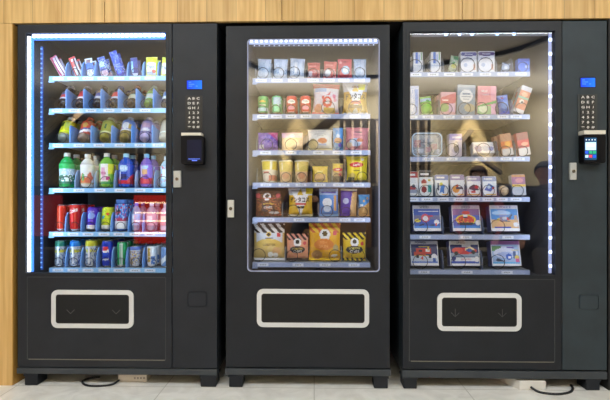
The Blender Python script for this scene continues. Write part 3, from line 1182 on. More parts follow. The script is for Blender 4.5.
lay(1, 109, 120.5, LB, 33, 'dark cola bottle, red label below a purple shoulder', '31191c', 'd8343c', [('r', 0, 0, 1, .25, 'c8d2e6'), ('r', 0, .8, 1, 1, '402a54')], '4a5c9c', short='dark cola bottle with purple shoulder')
lay(1, 126.5, 138, LB, 33, 'amber bottle with pale label and orange cap', '4a3320', 'd8dcc8', [('r', 0, .55, 1, 1, '6a4c2c'), ('r', 0, .5, 1, .58, '3aa0a0')], 'c07040', short='amber bottle with orange cap')
lay(1, 143.5, 155, LB, 33, 'green soda bottle with pale aqua label', '6f9038', 'c8e6e2', [('r', 0, .6, 1, 1, '7fb040'), ('e', .5, .3, .3, .2, 'e8f4ec')], '8fa890', short='green soda bottle with aqua label')
lay(1, 160.5, 171, LB, 33, 'blue and white bottle cut off by the door edge', '2a2830', '5a8ad0', [('r', 0, 0, 1, .4, 'd8e4f0')], '4a5688', q=0)

# third shelf
LC = .158
lay(2, 57.5, 71.5, LC, 28, 'bottle with yellow green label and clear base', '8c8c7c', 'd2cc2c', [('r', .0, .55, .45, .85, '4c5a20'), ('r', .1, .1, .9, .28, 'e6f01c'), ('r', .5, .45, .8, .9, 'b8c45a')], 'c8ccc0', short='yellow green labelled bottle', lz=(.16, .74))
lay(2, 77.5, 91, LC, 28, 'bottle with red label, gold crest and white slash', '8a7464', 'c8402c', [('p', [(0, .0), (0, .2), (1, .4), (1, .2)], 'f0ecec'), ('p', [(0, .2), (0, .32), (1, .52), (1, .4)], '4a5aa0'), ('c', .5, .68, .2, 'c8a050')], 'c83c28', short='red labelled bottle', lz=(.16, .74))
lay(2, 98.5, 112, LC, 28, 'olive bottle with green oval label and white cap', '8a8428', 'a8b048', [('r', 0, .0, 1, .12, 'e4ecb8'), ('r', .42, .3, .58, .7, '2f6a48'), ('r', 0, .85, 1, 1, '9fae58')], 'd4dcb4', short='olive bottle with green label', lz=(.2, .76))
lay(2, 118.5, 132, LC, 28, 'bottle of golden drink with blue and white label', '9c8c48', '7f9ce0', [('c', .5, .45, .28, 'e4ecfa'), ('r', .7, .2, 1, .6, 'c8b060'), ('r', 0, .1, .25, .4, 'd08080'), ('r', 0, .0, 1, .12, 'e4ecf4')], 'b8c4dc', short='golden drink bottle with blue label', lz=(.3, .78))
lay(2, 138.5, 151.5, LC, 28, 'lilac bottle with dark ring and white base label', 'b8a8cc', 'b4a4d8', [('r', 0, .1, 1, .16, '4a4a78'), ('e', .5, .3, .4, .12, 'e8e8f4'), ('r', .2, .5, .8, .8, 'c8a4c8')], 'c8c4d8', short='lilac bottle', lz=(.16, .74))
lay(2, 158.5, 173, LC, 28, 'cream bottle partly hidden by the door edge', 'c8c4b0', 'bcb8ac', [('r', 0, .1, 1, .15, '4a4a58'), ('r', 0, .0, 1, .1, 'd8e4dc')], 'c8c8c0', q=0, lz=(.16, .74))

# fourth shelf: upright bottles
def up(n, x0, x1, yt, label, liquid, lab, shapes, cap, texts=(), short=None, q=1, lz=(.1, .68), waist=.04, **kw):
    put(1, n, 'bottle', x0, x1, yt, label, DB, 'drink_bottle', q=q, short=short, liquid=liquid, lab=lab, shapes=shapes, cap=cap, texts=texts, lz=lz, waist=waist, pitch=.1, **kw)
up(3, 60, 74.5, 152, 'green bottle with white cap and silvery lettered label', '1fae58', '9fc4d8', [('r', 0, .0, 1, .42, '2a7a5c'), ('r', 0, .78, 1, 1, '28b45c'), ('k', .25, .1, .75, 'e6f0f4'), ('r', .65, .1, .85, .3, 'dfeee4'), ('e', .4, .55, .35, .14, 'b8d4e6')], 'e6e2dc', [('Life', .45, .42, .1, 'f4f8fa', .6, .25)], short='green bottle with white cap')
up(3, 81, 94.5, 153.5, 'white bottle with orange and green leaf pattern', 'd6d8d4', 'e4e4e0', [('p', [(.05, .0), (.3, .6), (.7, .25), (.5, 0)], 'e07a3c'), ('p', [(.5, .1), (.85, .65), (1, .3), (.8, 0)], 'd06a50'), ('e', .4, .35, .1, .2, '6fae5c'), ('r', 0, .0, 1, .06, 'c8b48c')], 'e8e4de', short='white bottle with leaf pattern')
up(3, 100, 114, 152.5, 'green and yellow bottle with pink lettering on white', '7fc04c', '86cc50', [('r', .25, .12, .75, 1, 'eceaea'), ('r', .75, .5, 1, 1, 'e4e43c'), ('r', .3, .2, .6, .8, 'e8b4d0'), ('r', 0, .0, 1, .1, '3c9c5c'), ('c', .75, .3, .14, 'd8408c')], 'e6e4e0', [('tea', .42, .42, .09, 'b8307c', .5)], short='green and yellow bottle')
up(3, 119, 133.5, 153, 'blue bottle with pale shield over red base', '2858c8', '2a50c0', [('e', .5, .78, .26, .18, 'a8d0f0'), ('p', [(0, 0), (.0, .5), (.3, .0)], 'd8303c'), ('p', [(1, 0), (1, .5), (.6, .0)], 'd8303c'), ('r', 0, .0, 1, .16, 'd0283a'), ('r', .3, .25, .7, .5, '182878'), ('r', .22, .1, .3, .6, 'e8eef8')], 'a8dcf0', [('ACE', .5, .56, .08, 'ffffff', .6)], short='blue bottle with red base')
up(3, 140.5, 153, 153.5, 'purple bottle with red base and small orange figure patch', '8a6cc8', '9470cc', [('r', 0, 0, 1, .3, 'd84454'), ('c', .5, .62, .24, 'd8a878'), ('e', .5, .86, .3, .1, 'a8c8ec'), ('r', .15, .3, .3, .95, 'e0d4f0'), ('c', .6, .35, .2, '7840b0')], '8fc8ec', short='purple bottle with red base')
up(3, 160.5, 173, 156, 'pale blue bottle cut off by the door edge', 'a8d0e8', '9fcbe6', [('k', .2, 0, 1, 'd84050'), ('r', .3, .3, .7, .8, 'dff0f8')], 'b8d4e8', q=0)

# fifth shelf: cans and two bottles
DC = 'drink can'
def cn(n, x0, x1, yt, label, base, shapes, texts=(), short=None, q=2, tilt=0, top='c9cfd6', pitch=.078, **kw):
    put(1, n, 'can', x0, x1, yt, label, DC, 'drink_can', q=q, short=short, base=base, shapes=shapes, texts=texts, tilt=tilt, top=top, pitch=pitch, **kw)
cn(4, 57.5, 66.3, 205, 'plain orange red slim can nearest the light strip', 'c8341e', [('r', .3, .2, .55, .9, 'e0563a'), ('r', 0, .0, 1, .05, 'd8dce4')], short='orange red slim can', lift=.006)
cn(4, 70.2, 81, 204.5, 'bright red cola can with white script at top', 'd0241e', [('r', 0, .0, 1, .06, 'd8dce4'), ('r', .62, .1, .75, .7, 'e86450')], [('Coke', .52, .77, .17, 'f6f0ee', .8, .25)], short='bright red cola can')
cn(4, 86, 98, 208.5, 'purple can with pale blue motif and white base', '5028b0', [('r', 0, 0, 1, .2, 'e6e6ec'), ('e', .55, .62, .3, .16, '7f9ce0'), ('r', .3, .3, .7, .42, '6a4cd0')], [('grape', .5, .78, .1, 'b8b4f0', .7)], short='purple can', top='6a48b0', tilt=8)
cn(4, 101, 113.5, 208.5, 'lime yellow can with blue dots and white base', 'cddc28', [('r', 0, 0, 1, .18, 'e8ece8'), ('c', .3, .55, .14, '3a9cc0'), ('c', .65, .7, .12, 'd8503c'), ('k', .12, .3, .95, '7fb83c')], short='lime yellow can', top='b8c848', tilt=8)
put(1, 4, 'bottle', 115.5, 127.5, 199.5, 'tall blue speckled bottle with red band and white base', DB, 'drink_bottle', q=1, short='tall blue speckled bottle', liquid='3868b8', lab='3a6ac4',
    shapes=[('r', 0, .0, 1, .3, 'e6ecf2'), ('r', 0, .3, 1, .44, 'a83a58'), ('c', .42, .7, .24, '1c1c28'), ('k', .22, .3, 1, 'c83850'), ('k', .2, .3, 1, '9fc8f0')], cap='4a78c4', lz=(.06, .86), neck=.62, pitch=.1)
put(1, 4, 'bottle', 132, 141, 202.5, 'clear water bottle with blue cap', DB, 'drink_bottle', q=1, short='clear water bottle with blue cap', liquid='a9c6ea', lab='9ab8e4', shapes=[('r', .15, .2, .45, .9, 'd8e8fa'), ('k', .15, 0, 1, 'e0a8b8')],
    cap='2f6ade', lz=(.2, .6), clear=True, pitch=.1)
put(1, 4, 'bottle', 146.5, 157, 203, 'clear water bottle with pink label and pale cap', DB, 'drink_bottle', q=1, short='pink labelled water bottle', liquid='c4bcd4', lab='d8a0ac', shapes=[('r', .2, .3, .7, .8, 'f0dce0')],
    cap='d0c8e0', lz=(.2, .62), clear=True, pitch=.1)
put(1, 4, 'bottle', 160.5, 171, 203.5, 'pinkish bottle cut off by the door edge', DB, 'drink_bottle', q=1, short='pinkish bottle by the door edge', liquid='c8b0bc', lab='d88c94', shapes=[('r', .2, .3, .7, .8, 'ecd8c0')], cap='d8d0e0', lz=(.2, .62), pitch=.1)

# bottom shelf: slim cans
cn(5, 55.5, 66, 241, 'silver can with dark green top and yellow band', 'aab4bc', [('r', 0, .8, 1, 1, '2a7a64'), ('r', 0, .56, 1, .68, 'c8c040'), ('k', .3, .08, .8, '4a5a80'), ('r', .4, .1, .55, .8, 'e4e8ec')], short='green topped silver can', top='8fb0a8')
cn(5, 70.3, 81, 240.8, 'silver can with blue top and yellow band', 'b4c0d0', [('r', 0, .78, 1, 1, '1e7ad8'), ('r', 0, .55, 1, .68, 'c8c43c'), ('k', .3, .08, .75, '40588c'), ('r', .4, .1, .55, .75, 'e4eaf0')], short='blue topped silver can', top='5a9cdc')
cn(5, 85.8, 98, 240.5, 'silver can with lime yellow top and band', 'b0bac4', [('r', 0, .78, 1, 1, 'c4c434'), ('r', 0, .55, 1, .66, 'd0cc50'), ('k', .3, .08, .75, '3c5488'), ('r', .4, .1, .55, .75, 'e6eaee')], short='lime topped silver can', top='c0c478')
cn(5, 102.3, 113, 241, 'royal blue cola can with red, white and blue globe', '1238b8', [('c', .5, .62, .3, 'f0f0f4'), ('p', [(.2, .62), (.3, .8), (.7, .8), (.8, .68), (.5, .62)], 'd82a34'), ('p', [(.22, .58), (.5, .53), (.78, .6), (.65, .42), (.35, .42)], '2458d8'), ('r', 0, 0, 1, .04, 'c0c8d4')],
   [('pepsi', .5, .28, .12, 'e8f0ff', .8)], short='royal blue cola can')
cn(5, 117.5, 127.3, 242, 'emerald green can with white stripe', '1c9c58', [('r', .42, .05, .7, .95, 'c8dcd8'), ('r', .5, .1, .6, .9, '7fb8a0'), ('r', 0, 0, 1, .05, 'c8d0d4')], short='emerald green can')
cn(5, 130, 140.8, 246.5, 'pale can with gold letters and blue top', 'c8ccd4', [('r', 0, .82, 1, 1, '5a78c8'), ('k', .3, .1, .8, 'c0a460'), ('k', .15, .1, .8, '6a78b8')], short='pale can with gold letters')
cn(5, 147, 157, 246, 'white can with gold and blue panels', 'dcdce0', [('r', .2, .25, .5, .9, 'c8a850'), ('r', .55, .1, .9, .5, '5a80c0'), ('k', .1, .1, .9, 'f4f4f0')], short='white and gold can')
cn(5, 161, 171, 247, 'blue and white can cut off by the door edge', '6f94c8', [('p', [(0, 0), (1, .5), (1, .8), (0, .3)], 'e4ecf4')], q=1, short='blue and white can by the door edge')

# ============ snack machine
CLEAR = plastic_clear('clear_divider', 'c8cfdc', .38)
furnish(2, 0, [(263, .038), (278.5, .038), (294, .04), (313, .034), (329, .034), (344, .036), (359.5, .036)], [255.5, 271, 287.5, 304.8, 321.7, 336.8, 352], .075, CLEAR, [261, 277, 293.5, 313, 329, 344, 359.5], cback=2)
furnish(2, 1, [(262, .032), (276, .032), (291, .032), (305.3, .032), (328, .045), (355, .045)], [269.3, 284.3, 298.6, 312.5, 341], .1, CLEAR, [262.5, 276.5, 291, 306, 325.5, 355], cback=2)
furnish(2, 2, [(267, .04), (291, .04), (313, .036), (337.5, .03), (352, .038)], [257, 280, 307, 332.3, 343.5], .085, CLEAR, [265.5, 291, 318.5, 338, 356], cback=2)
furnish(2, 3, [(267, .034), (286, .034), (301.5, .034), (319.5, .034), (337, .03), (362, .036)], [257, 277, 292.5, 311.5, 332, 350.5], .085, CLEAR, [266, 284, 301, 320, 338.5, 358.5], cback=2)
furnish(2, 4, [(268, .045), (293.5, .042), (327, .04), (346, .034), (362, .036)], [282.5, 318.3, 338, 355.5], .085, CLEAR, [269, 299, 323.5, 345, 359.5], cback=2)
furnish(2, 5, [(259, .045), (292, .04), (335, .042), (358, .044)], [285.5, 310, 341.5], .09, CLEAR, [263, 298, 325, 354], cback=2)

SN = 'snack pouch'
def sp(n, x0, x1, yt, label, cat='snack pouch', name='snack_pouch', **kw):
    put(2, n, 'bag', x0, x1, yt, label, cat, name, **kw)
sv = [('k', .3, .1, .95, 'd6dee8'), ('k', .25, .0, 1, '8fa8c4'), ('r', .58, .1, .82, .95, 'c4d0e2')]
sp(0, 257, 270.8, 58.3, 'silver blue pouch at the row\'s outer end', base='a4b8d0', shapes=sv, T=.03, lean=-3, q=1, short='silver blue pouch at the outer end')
sp(0, 273, 287.2, 58.6, 'silver blue pouch with pale round patch', base='a8bbd2', shapes=sv + [('c', .6, .35, .2, 'e4e8ee')], T=.03, lean=-3)  # pale disc on the pouch front
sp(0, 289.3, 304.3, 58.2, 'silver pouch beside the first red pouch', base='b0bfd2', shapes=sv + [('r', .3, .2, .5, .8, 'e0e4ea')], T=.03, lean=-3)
rd = [('r', .0, .1, .35, .45, 'c4b4c4'), ('k', .2, .05, .5, 'd8dfe8'), ('r', .1, .72, .7, .8, 'e08a88')]
sp(0, 307.5, 320.3, 62, 'red pouch with grey corner picture', base='c4504a', shapes=rd, T=.03, seal='cc5c54')
sp(0, 323, 336.2, 61.3, 'red pouch with slanting top and white figure', base='cc5650', shapes=rd + [('e', .35, .3, .2, .18, 'e0e4ec')], T=.03, lean=-3)
sp(0, 337.5, 352, 58.6, 'pink red pouch with hanging hole and blue picture', base='cc4a58', shapes=[('c', .55, .4, .3, '9fc0d8'), ('c', .55, .42, .2, 'e4ecf2'), ('e', .5, .84, .12, .02, '3a2a30'), ('c', .2, .8, .1, 'e89a9c')], T=.03)
sp(0, 353.3, 366.3, 58.8, 'pale blue pouch at the machine\'s inner end', base='9cb4d0', shapes=sv, T=.03)
def chip(x0, x1, base, shapes, texts, label, **kw):
    put(2, 1, 'can', x0, x1, 95.2, label, 'crisp tube', 'crisp_tube', q=1, base=base, shapes=shapes, texts=texts, tab=False, bottom='b08a70', lift=.012, **kw)
chip(257.8, 268.3, '4caa58', [('r', 0, .0, 1, .3, 'b8dce0'), ('e', .5, .68, .3, .06, 'd8b850'), ('r', .2, .4, .8, .5, 'c8d8b0'), ('r', 0, .0, 1, .1, '5cb468')], [], 'green crisp tube with yellow badge', top='d8e4d8', short='green crisp tube with yellow badge')
chip(271.6, 282.3, '58bc78', [('r', .2, .5, .85, .92, 'a8c4d8'), ('r', .3, .1, .7, .4, '8fe4b4'), ('k', .2, .4, .95, 'c8dce4')], [], 'mint green crisp tube with grey label', top='c8ecd0', short='mint green crisp tube')
pr = [('e', .5, .66, .36, .13, 'f0ece6'), ('e', .5, .3, .3, .12, 'f09ab0'), ('r', .2, .0, .8, .08, 'e8b0b8')]
chip(286.2, 297, 'd2302c', pr, [('Pringles', .5, .66, .1, '1c1a1a', .62)], 'red crisp tube next to the mint green tube', top='dcc8c4', short='red crisp tube next to mint tube')
chip(300.2, 311, 'd2302c', pr, [('Pringles', .5, .66, .1, '1c1a1a', .62)], 'red crisp tube next to the shrimp bag', top='dcc8c4', short='red crisp tube next to shrimp bag')
CB = 'crisp bag'
def cb(n, x0, x1, yt, label, **kw):
    put(2, n, 'bag', x0, x1, yt, label, CB, 'crisp_bag', **kw)
shrimp = [('r', 0, .85, 1, 1, 'd8605c'), ('r', .05, .72, .5, .84, '8fa4d0'), ('c', .55, .38, .19, 'd84038'), ('c', .55, .4, .1, 'e8e4ec'), ('p', [(.35, .62), (.5, .42), (.42, .36), (.34, .48)], 'd84038'),
          ('p', [(.5, .6), (.7, .75), (.62, .6)], 'cc4a44'), ('c', .2, .18, .15, 'd88a6c'), ('r', .42, .04, .85, .2, 'd8b040'), ('c', .82, .58, .07, 'd06a90'), ('c', .86, .46, .06, 'd8849c'), ('k', .12, .2, .7, 'd8a8b4')]
cb(1, 311.5, 339.5, 83.3, 'pink and white crisp bag with big red shrimp', base='d8d0da', seal='d8605c', shapes=shrimp, flare=.12, T=.07, lean=-2)
don = [('r', 0, .72, 1, 1, 'b4b8c8'), ('p', [(.1, .95), (.5, .1), (.95, .95)], 'dcdfe8'), ('p', [(.35, .7), (.5, .98), (.62, .7)], 'd8b440'), ('r', .62, .76, .9, .95, 'e0dc3c'), ('r', .3, .32, .72, .4, 'd06a64'), ('e', .5, .86, .17, .04, '8a5a48'),
       ('r', .2, .2, .75, .28, '8a6a40'), ('c', .5, .1, .1, 'd8d4cc'), ('k', .06, .0, .5, 'e8cc60')]
cb(1, 341.8, 368.5, 82, 'gold and white crisp bag with black katakana, wide bag', base='c89c34', seal='b8bcc8', shapes=don, texts=[('ドンタコス', .5, .55, .19, '20202a', .72)], flare=.14, T=.07)
cb(2, 258, 278, 132, 'purple pouch with magenta corner', base='7a4fb4', shapes=[('p', [(.5, 1), (1, 1), (1, .5)], 'c0408c'), ('r', .05, .1, .3, .3, 'c8c4d8'), ('c', .5, .65, .2, '5a3cb0'), ('k', .15, .2, .9, 'b098d8')], T=.05, flare=.03)
cb(2, 281.5, 303, 132, 'cream pouch with pink top', base='e0c49c', shapes=[('r', 0, .7, 1, 1, 'dcb4cc'), ('e', .5, .4, .35, .25, 'ecd8b0'), ('c', .5, .8, .1, 'f0e4ec')], T=.05, flare=.03)
soup = lambda bc: [('c', .2, .3, .2, 'd8c48c'), ('e', .6, .45, .2, .13, bc), ('r', .45, .22, .75, .32, 'a8b4d8'), ('r', .25, .74, .75, .78, '8a8a8c'), ('r', .35, .66, .65, .69, 'a8a49c')]
cb(2, 307.5, 332.8, 129, 'white crisp bag with orange soup bowl', base='e2e0dc', shapes=soup('d07a4c') + [('r', 0, 0, 1, .1, 'd8cc9c')], T=.06, flare=.08)
cb(2, 332.8, 343, 127.5, 'narrow sky blue bag between white and pink bags', base='3f8fd4', shapes=[('e', .5, .42, .4, .12, 'c0946c'), ('c', .5, .62, .2, 'a8c8e4'), ('c', .7, .22, .2, '4a50d0')], T=.04, flare=.04)
cb(2, 344.8, 368.3, 127.5, 'pink crisp bag with blue and white bowl', base='dc8a94', seal='d88490', shapes=[('e', .42, .32, .28, .18, 'b8c8e4'), ('e', .62, .42, .16, .08, 'c86a44'), ('r', .35, .76, .7, .8, '5a4450'), ('r', .3, .62, .72, .66, '8a5a68'), ('c', .15, .2, .12, 'd8bc9c')], T=.06, flare=.06, lean=-2)
CP = 'snack cup'
cupg = [('r', 0, .6, 1, 1, 'e8cc2c'), ('r', .55, .6, .75, 1, 'f4f0d8'), ('r', .0, .05, 1, .35, 'd87a5c'), ('c', .25, .25, .28, 'ecdcc8'), ('r', .1, .4, .5, .52, 'd05a50')]
put(2, 3, 'tub', 261.5, 277.5, 160, 'yellow and white snack cup with orange base', CP, 'snack_cup', base='e8dcc4', shapes=cupg, q=1, short='yellow and white snack cup')
cup2 = [('r', 0, .5, 1, 1, 'e0c868'), ('r', .2, .6, .3, .95, 'f4ead0'), ('e', .5, .3, .3, .15, 'd89c74')]
put(2, 3, 'tub', 278.8, 293, 160.3, 'pale yellow snack cup beside the white striped cup', CP, 'snack_cup', base='dcb484', shapes=cup2, q=1, short='pale yellow cup beside the striped cup')
put(2, 3, 'tub', 294.3, 309, 160.3, 'pale yellow snack cup beside the short yellow bag', CP, 'snack_cup', base='dcb88c', shapes=cup2, q=1, short='pale yellow cup beside the short bag')
cb(3, 312.2, 327.8, 166, 'short yellow crisp bag with faint peach print', base='e4c43c', shapes=[('r', .1, .1, .9, .5, 'd8a870'), ('r', .3, .6, .7, .72, 'ecd87c')], T=.05, flare=.06)
lays = [('c', .48, .62, .26, 'e8c83c'), ('e', .46, .62, .3, .1, 'd0282a'), ('r', .2, .08, .9, .3, '5a3a34')]
cb(3, 332.3, 343, 163.3, 'narrow crisp bag, yellow disc and red ribbon over brown', base='b89468', seal='d8c060', shapes=[('c', .4, .74, .4, 'e6c428'), ('e', .5, .66, .46, .1, 'd0282a'), ('r', 0, 0, 1, .3, '4a3430'), ('c', .7, .4, .16, 'c85a48')], texts=[("Lay's", .5, .66, .1, 'f8f4f0', .7)], T=.04, flare=.05)
cb(3, 345.8, 368, 156, 'bright yellow crisp bag with red ribbon logo', base='e8d018', seal='e4cc1c', shapes=[('e', .46, .66, .34, .1, 'd0242a'), ('c', .75, .88, .07, 'f4ecd0'), ('c', .25, .2, .18, 'c8b04c'), ('r', 0, 0, 1, .08, '3c3420'), ('r', .3, .42, .6, .46, '8a7c28'), ('r', .05, .08, .35, .2, '5c5c38')], texts=[("Lay's", .46, .66, .12, 'f8f4f0', .6, .1)], T=.06, flare=.1)
cj = [('c', .46, .78, .15, 'e2e2e4'), ('c', .46, .8, .07, '4a4030'), ('r', .15, .7, .8, .74, 'c03a34'), ('e', .5, .34, .26, .16, '26202a'), ('r', .3, .46, .72, .52, 'c8a83c'), ('k', .2, .05, .7, 'b05a3c'), ('k', .12, .05, .9, 'c88c50'), ('c', .1, .82, .1, 'c05058'), ('c', .88, .82, .09, 'c05058'), ('e', .72, .15, .2, .05, 'd0ccc8')]
cb(4, 255.5, 281.5, 191, 'dark brown crisp bag with white badge and red splashes', base='5a3a2c', shapes=cj, texts=[('LOBSTER', .5, .5, .06, 'e8c848', .5), ('CHIPS', .5, .36, .09, 'e8e6e4', .42)], T=.06, flare=.02)
don2 = [('r', 0, .75, 1, 1, 'c8c8cc'), ('p', [(.1, .98), (.5, .0), (.92, .98)], 'e6e4e8'), ('p', [(.35, .75), (.5, 1), (.62, .75)], 'd8b020'), ('r', .72, .8, 1, 1, 'dcc41c'), ('r', .28, .42, .75, .48, 'd05048'), ('r', .32, .28, .68, .38, '40302a'), ('k', .05, .0, .4, 'f0d848')]
cb(4, 288, 313.3, 188.3, 'golden crisp bag with black katakana over white triangle', base='d4a81c', seal='d0c8a8', shapes=don2, texts=[('ドンタコス', .48, .6, .19, '1a1820', .74)], T=.07, flare=.1)
cb(4, 319, 338.2, 188.5, 'sky blue crisp bag with white cloud shape and tan strip', base='4c88d4', seal='7f9cd8', shapes=[('r', 0, .78, 1, 1, '9fb4e0'), ('e', .42, .5, .26, .16, 'e4e8f0'), ('e', .42, .28, .2, .12, 'c8d8ee'), ('r', .78, .2, .92, .75, 'd09c5c'), ('r', .1, .84, .9, .9, '5a58b0'), ('r', 0, 0, 1, .08, '6fa8dc')], T=.05, flare=.05)
cb(4, 339.5, 356.3, 189, 'purple crisp bag with speckled tan side strip', base='4a2c9c', seal='c8c0a8', shapes=[('p', [(.62, 0), (.55, .0), (.72, .92), (1, .92), (1, 0)], 'c89c64'), ('k', .14, 0, .9, 'e0b880'), ('r', .1, .45, .5, .62, '8a8cc8'), ('c', .3, .3, .16, '6a48d0'), ('r', .0, .0, .62, .9, '4a2c9c'), ('c', .32, .55, .18, 'b0b4d8')], T=.05, flare=.05, lean=-2)
cb(4, 358.3, 369.5, 194.5, 'small blue bag with golden biscuit pile print', base='2f8ac8', shapes=[('p', [(0, 0), (0, .35), (.5, .5), (1, .65), (1, 0)], 'c89858'), ('c', .45, .7, .1, 'd8a868'), ('c', .8, .82, .1, 'd8a868'), ('k', .1, 0, .5, 'e0b878'), ('r', .1, .45, .4, .55, 'dce8f0')], T=.05, flare=.04)
def striped(x0, x1, yt, base, dark, light, mid, texts, label, extra=(), T=.07, **kw):
    cb(5, x0, x1, yt, label, base=base, seal=light, shapes=[('r', 0, .76, 1, 1, light), ('s', .76, 1, 4, 1.2, dark)] + list(extra), texts=texts, T=T, nu=34, **kw)
striped(253.5, 285, 224, 'd4b46c', '1c1a1c', 'dcdcdc', None, [('LOBSTER', .52, .44, .06, '4a3c28', .6)], 'large pale gold crisp bag with black and white stripes',
        extra=[('r', .08, .5, .95, .76, 'ccd6e2'), ('e', .5, .46, .4, .14, 'd8b860'), ('c', .5, .72, .08, 'e0c040'), ('c', .5, .72, .05, '2a241c'), ('c', .82, .7, .07, 'c83c48'), ('r', .38, .6, .64, .63, '3c4048'), ('c', .6, .3, .16, 'e0c47c'), ('c', .75, .27, .13, 'd8a870'), ('c', .55, .17, .09, 'ece8e0'), ('c', .72, .16, .08, 'e8e0d4')], flare=.03)
striped(286.5, 308.8, 234, 'd89474', '2c2424', 'd4907c', None, [('LOBSTER', .5, .46, .07, 'f0d878', .62), ('CHIPS', .5, .36, .09, 'f0ece8', .5)], 'salmon crisp bag with dark striped top and black badge',
        extra=[('c', .5, .68, .19, 'e4e4e6'), ('c', .5, .71, .09, '3a3020'), ('c', .84, .66, .08, 'c8404c'), ('e', .5, .42, .36, .13, '26222a'), ('k', .15, .05, .3, 'c8a060'), ('r', 0, 0, 1, .1, '4a3a34')], T=.06)
striped(308.5, 341, 223.5, 'e0a818', 'c8602c', 'e8c034', None, [('FISH', .46, .5, .07, 'f0a868', .4), ('SKIN', .46, .4, .08, 'f0b070', .45)], 'large yellow crisp bag with orange striped top',
        extra=[('c', .5, .7, .17, 'e4e6ec'), ('c', .5, .73, .08, '4a4020'), ('c', .82, .74, .07, 'c83c50'), ('e', .47, .44, .32, .16, 'd8843c'), ('c', .25, .16, .16, 'b08048'), ('k', .1, .05, .25, 'd8a470'), ('e', .8, .14, .1, .04, 'ece4d8'), ('c', .85, .35, .1, 'b0a070')])
striped(342.3, 366, 233, 'd8b82c', '1a1818', 'e0c830', None, [('LOBSTER', .5, .46, .07, 'f0e070', .62), ('CHIPS', .5, .35, .09, 'f0ece8', .5)], 'small yellow crisp bag with black hazard stripes and badge',
        extra=[('c', .5, .67, .18, 'dfe2e8'), ('c', .5, .7, .09, '3a3420'), ('c', .84, .62, .08, 'c83c48'), ('e', .5, .41, .38, .14, '26242c'), ('k', .15, .05, .3, 'd89050'), ('s', 0, .12, 5, .6, '1a1818')], T=.06)

# ============ toy machine
DIV3 = mat('3c4a68', .4)
furnish(3, 0, [(415, .045), (433, .045), (452, .03), (467, .05), (485, .05), (505, .03), (522, .034)], [424, 443.5, 457, 496.5, 512], .085, CLEAR, [416, 433, 449.5, 467.5, 485.5, 503, 521], cback=2)
furnish(3, 1, [(411, .038), (426, .042), (446, .04), (464, .042), (481, .042), (501, .042), (521, .04)], [418.5, 440, 453, 474.3, 493.3, 511.5], .095, CLEAR, [412, 428, 449, 467, 484.5, 503, 516], cback=2)
furnish(3, 2, [(424, .05), (452, .045), (483, .046), (505, .036), (522, .036)], [444.5, 465.5, 497.5, 512], .095, plastic_clear('smoky_divider', '8a98b0', .45), [428, 452, 481, 506, 519], cback=2)
furnish(3, 3, [(412, .036), (425, .04), (442, .04), (457, .04), (474, .04), (488, .04), (505, .034), (517, .04)], [418.5, 433.5, 449, 465.5, 481, 496.5, 509.5], .075, DIV3, [413, 427, 443, 459, 474, 488, 502, 516], cback=2)
furnish(3, 4, [(420, .05), (458, .05), (497, .05)], [443, 482], .105, DIV3, [425, 466, 508], cback=2, shape='blade', thick=.006)
furnish(3, 5, [(420, .05), (458, .05), (497, .05)], [443, 482], .105, DIV3, [424, 467, 507], cback=2, shape='blade', thick=.006)

def bx(n, x0, x1, yt, label, cat='box', name='carton_box', **kw):
    put(3, n, 'carton', x0, x1, yt, label, cat, name, **kw)
med = [('r', .25, .45, .5, 1, '4a78d8'), ('r', .55, .5, .7, .9, '9fb8ec'), ('r', .78, .6, .92, 1, '7fae88'), ('r', .0, .3, 1, .36, 'c4cce0')]
MB3 = 'carton'
bx(0, 412.5, 422, 51.8, 'slim white carton with blue stripes at the row\'s outer end', MB3, q=1, short='outermost slim white carton', base='dfe2ec', shapes=med, T=.035)
bx(0, 430, 440, 51.6, 'slim white carton with blue stripes, second along', MB3, q=2, short='slim white carton with blue stripes', base='dfe2ec', shapes=med, T=.035, pitch=.05)
put(3, 0, 'bag', 447.5, 456.5, 55.5, 'small clear sachet with green and yellow pieces', 'sachet', 'sachet', base='a8b8a0', shapes=[('c', .5, .35, .3, 'b8bc3c'), ('c', .4, .5, .16, '4c9c4c'), ('r', .3, .75, .8, 1, '3c8c5c'), ('k', .2, .1, .7, 'dcdcd0')], T=.03, lean=-12)
wh = [('r', .06, .8, .94, .96, '2a2f88'), ('e', .5, .88, .5, .1, '2a2f88'), ('r', .12, .66, .7, .69, '8a94c0'), ('c', .3, .35, .12, 'b4c0dc'), ('r', .78, .1, .92, .4, 'd8a898')]
bx(0, 459.5, 475.5, 51.5, 'white medicine carton, navy banner, beside the green sachet', MB3, base='e2e4ee', shapes=wh, texts=[('Panasine', .5, .88, .08, 'e4e8f8', .6)], T=.04, q=1, short='white medicine carton beside green sachet')
bx(0, 477, 493.3, 51.2, 'white medicine carton with dark plum banner', MB3, base='e2e4ee', shapes=[('r', .06, .8, .94, .96, '4a2c6c'), ('e', .5, .88, .5, .1, '4a2c6c')] + wh[2:], texts=[('Panasine', .5, .88, .08, 'e4e8f8', .6)], T=.04, q=1, short='plum bannered medicine carton')
put(3, 0, 'bag', 500.5, 509, 63, 'small pale blue sachet lying low by the clear divider', 'sachet', 'sachet', base='a4bce4', shapes=[('c', .5, .5, .3, 'd0def4')], T=.03, lean=-10)
bx(0, 516.5, 528.3, 59, 'small bright blue carton at the row\'s inner end', MB3, base='3a70dc', shapes=[('r', .0, .8, 1, 1, '2a50b8'), ('r', .6, .3, .9, .5, 'a8c4f0'), ('k', .1, 0, .8, '6a98ec')], T=.035)

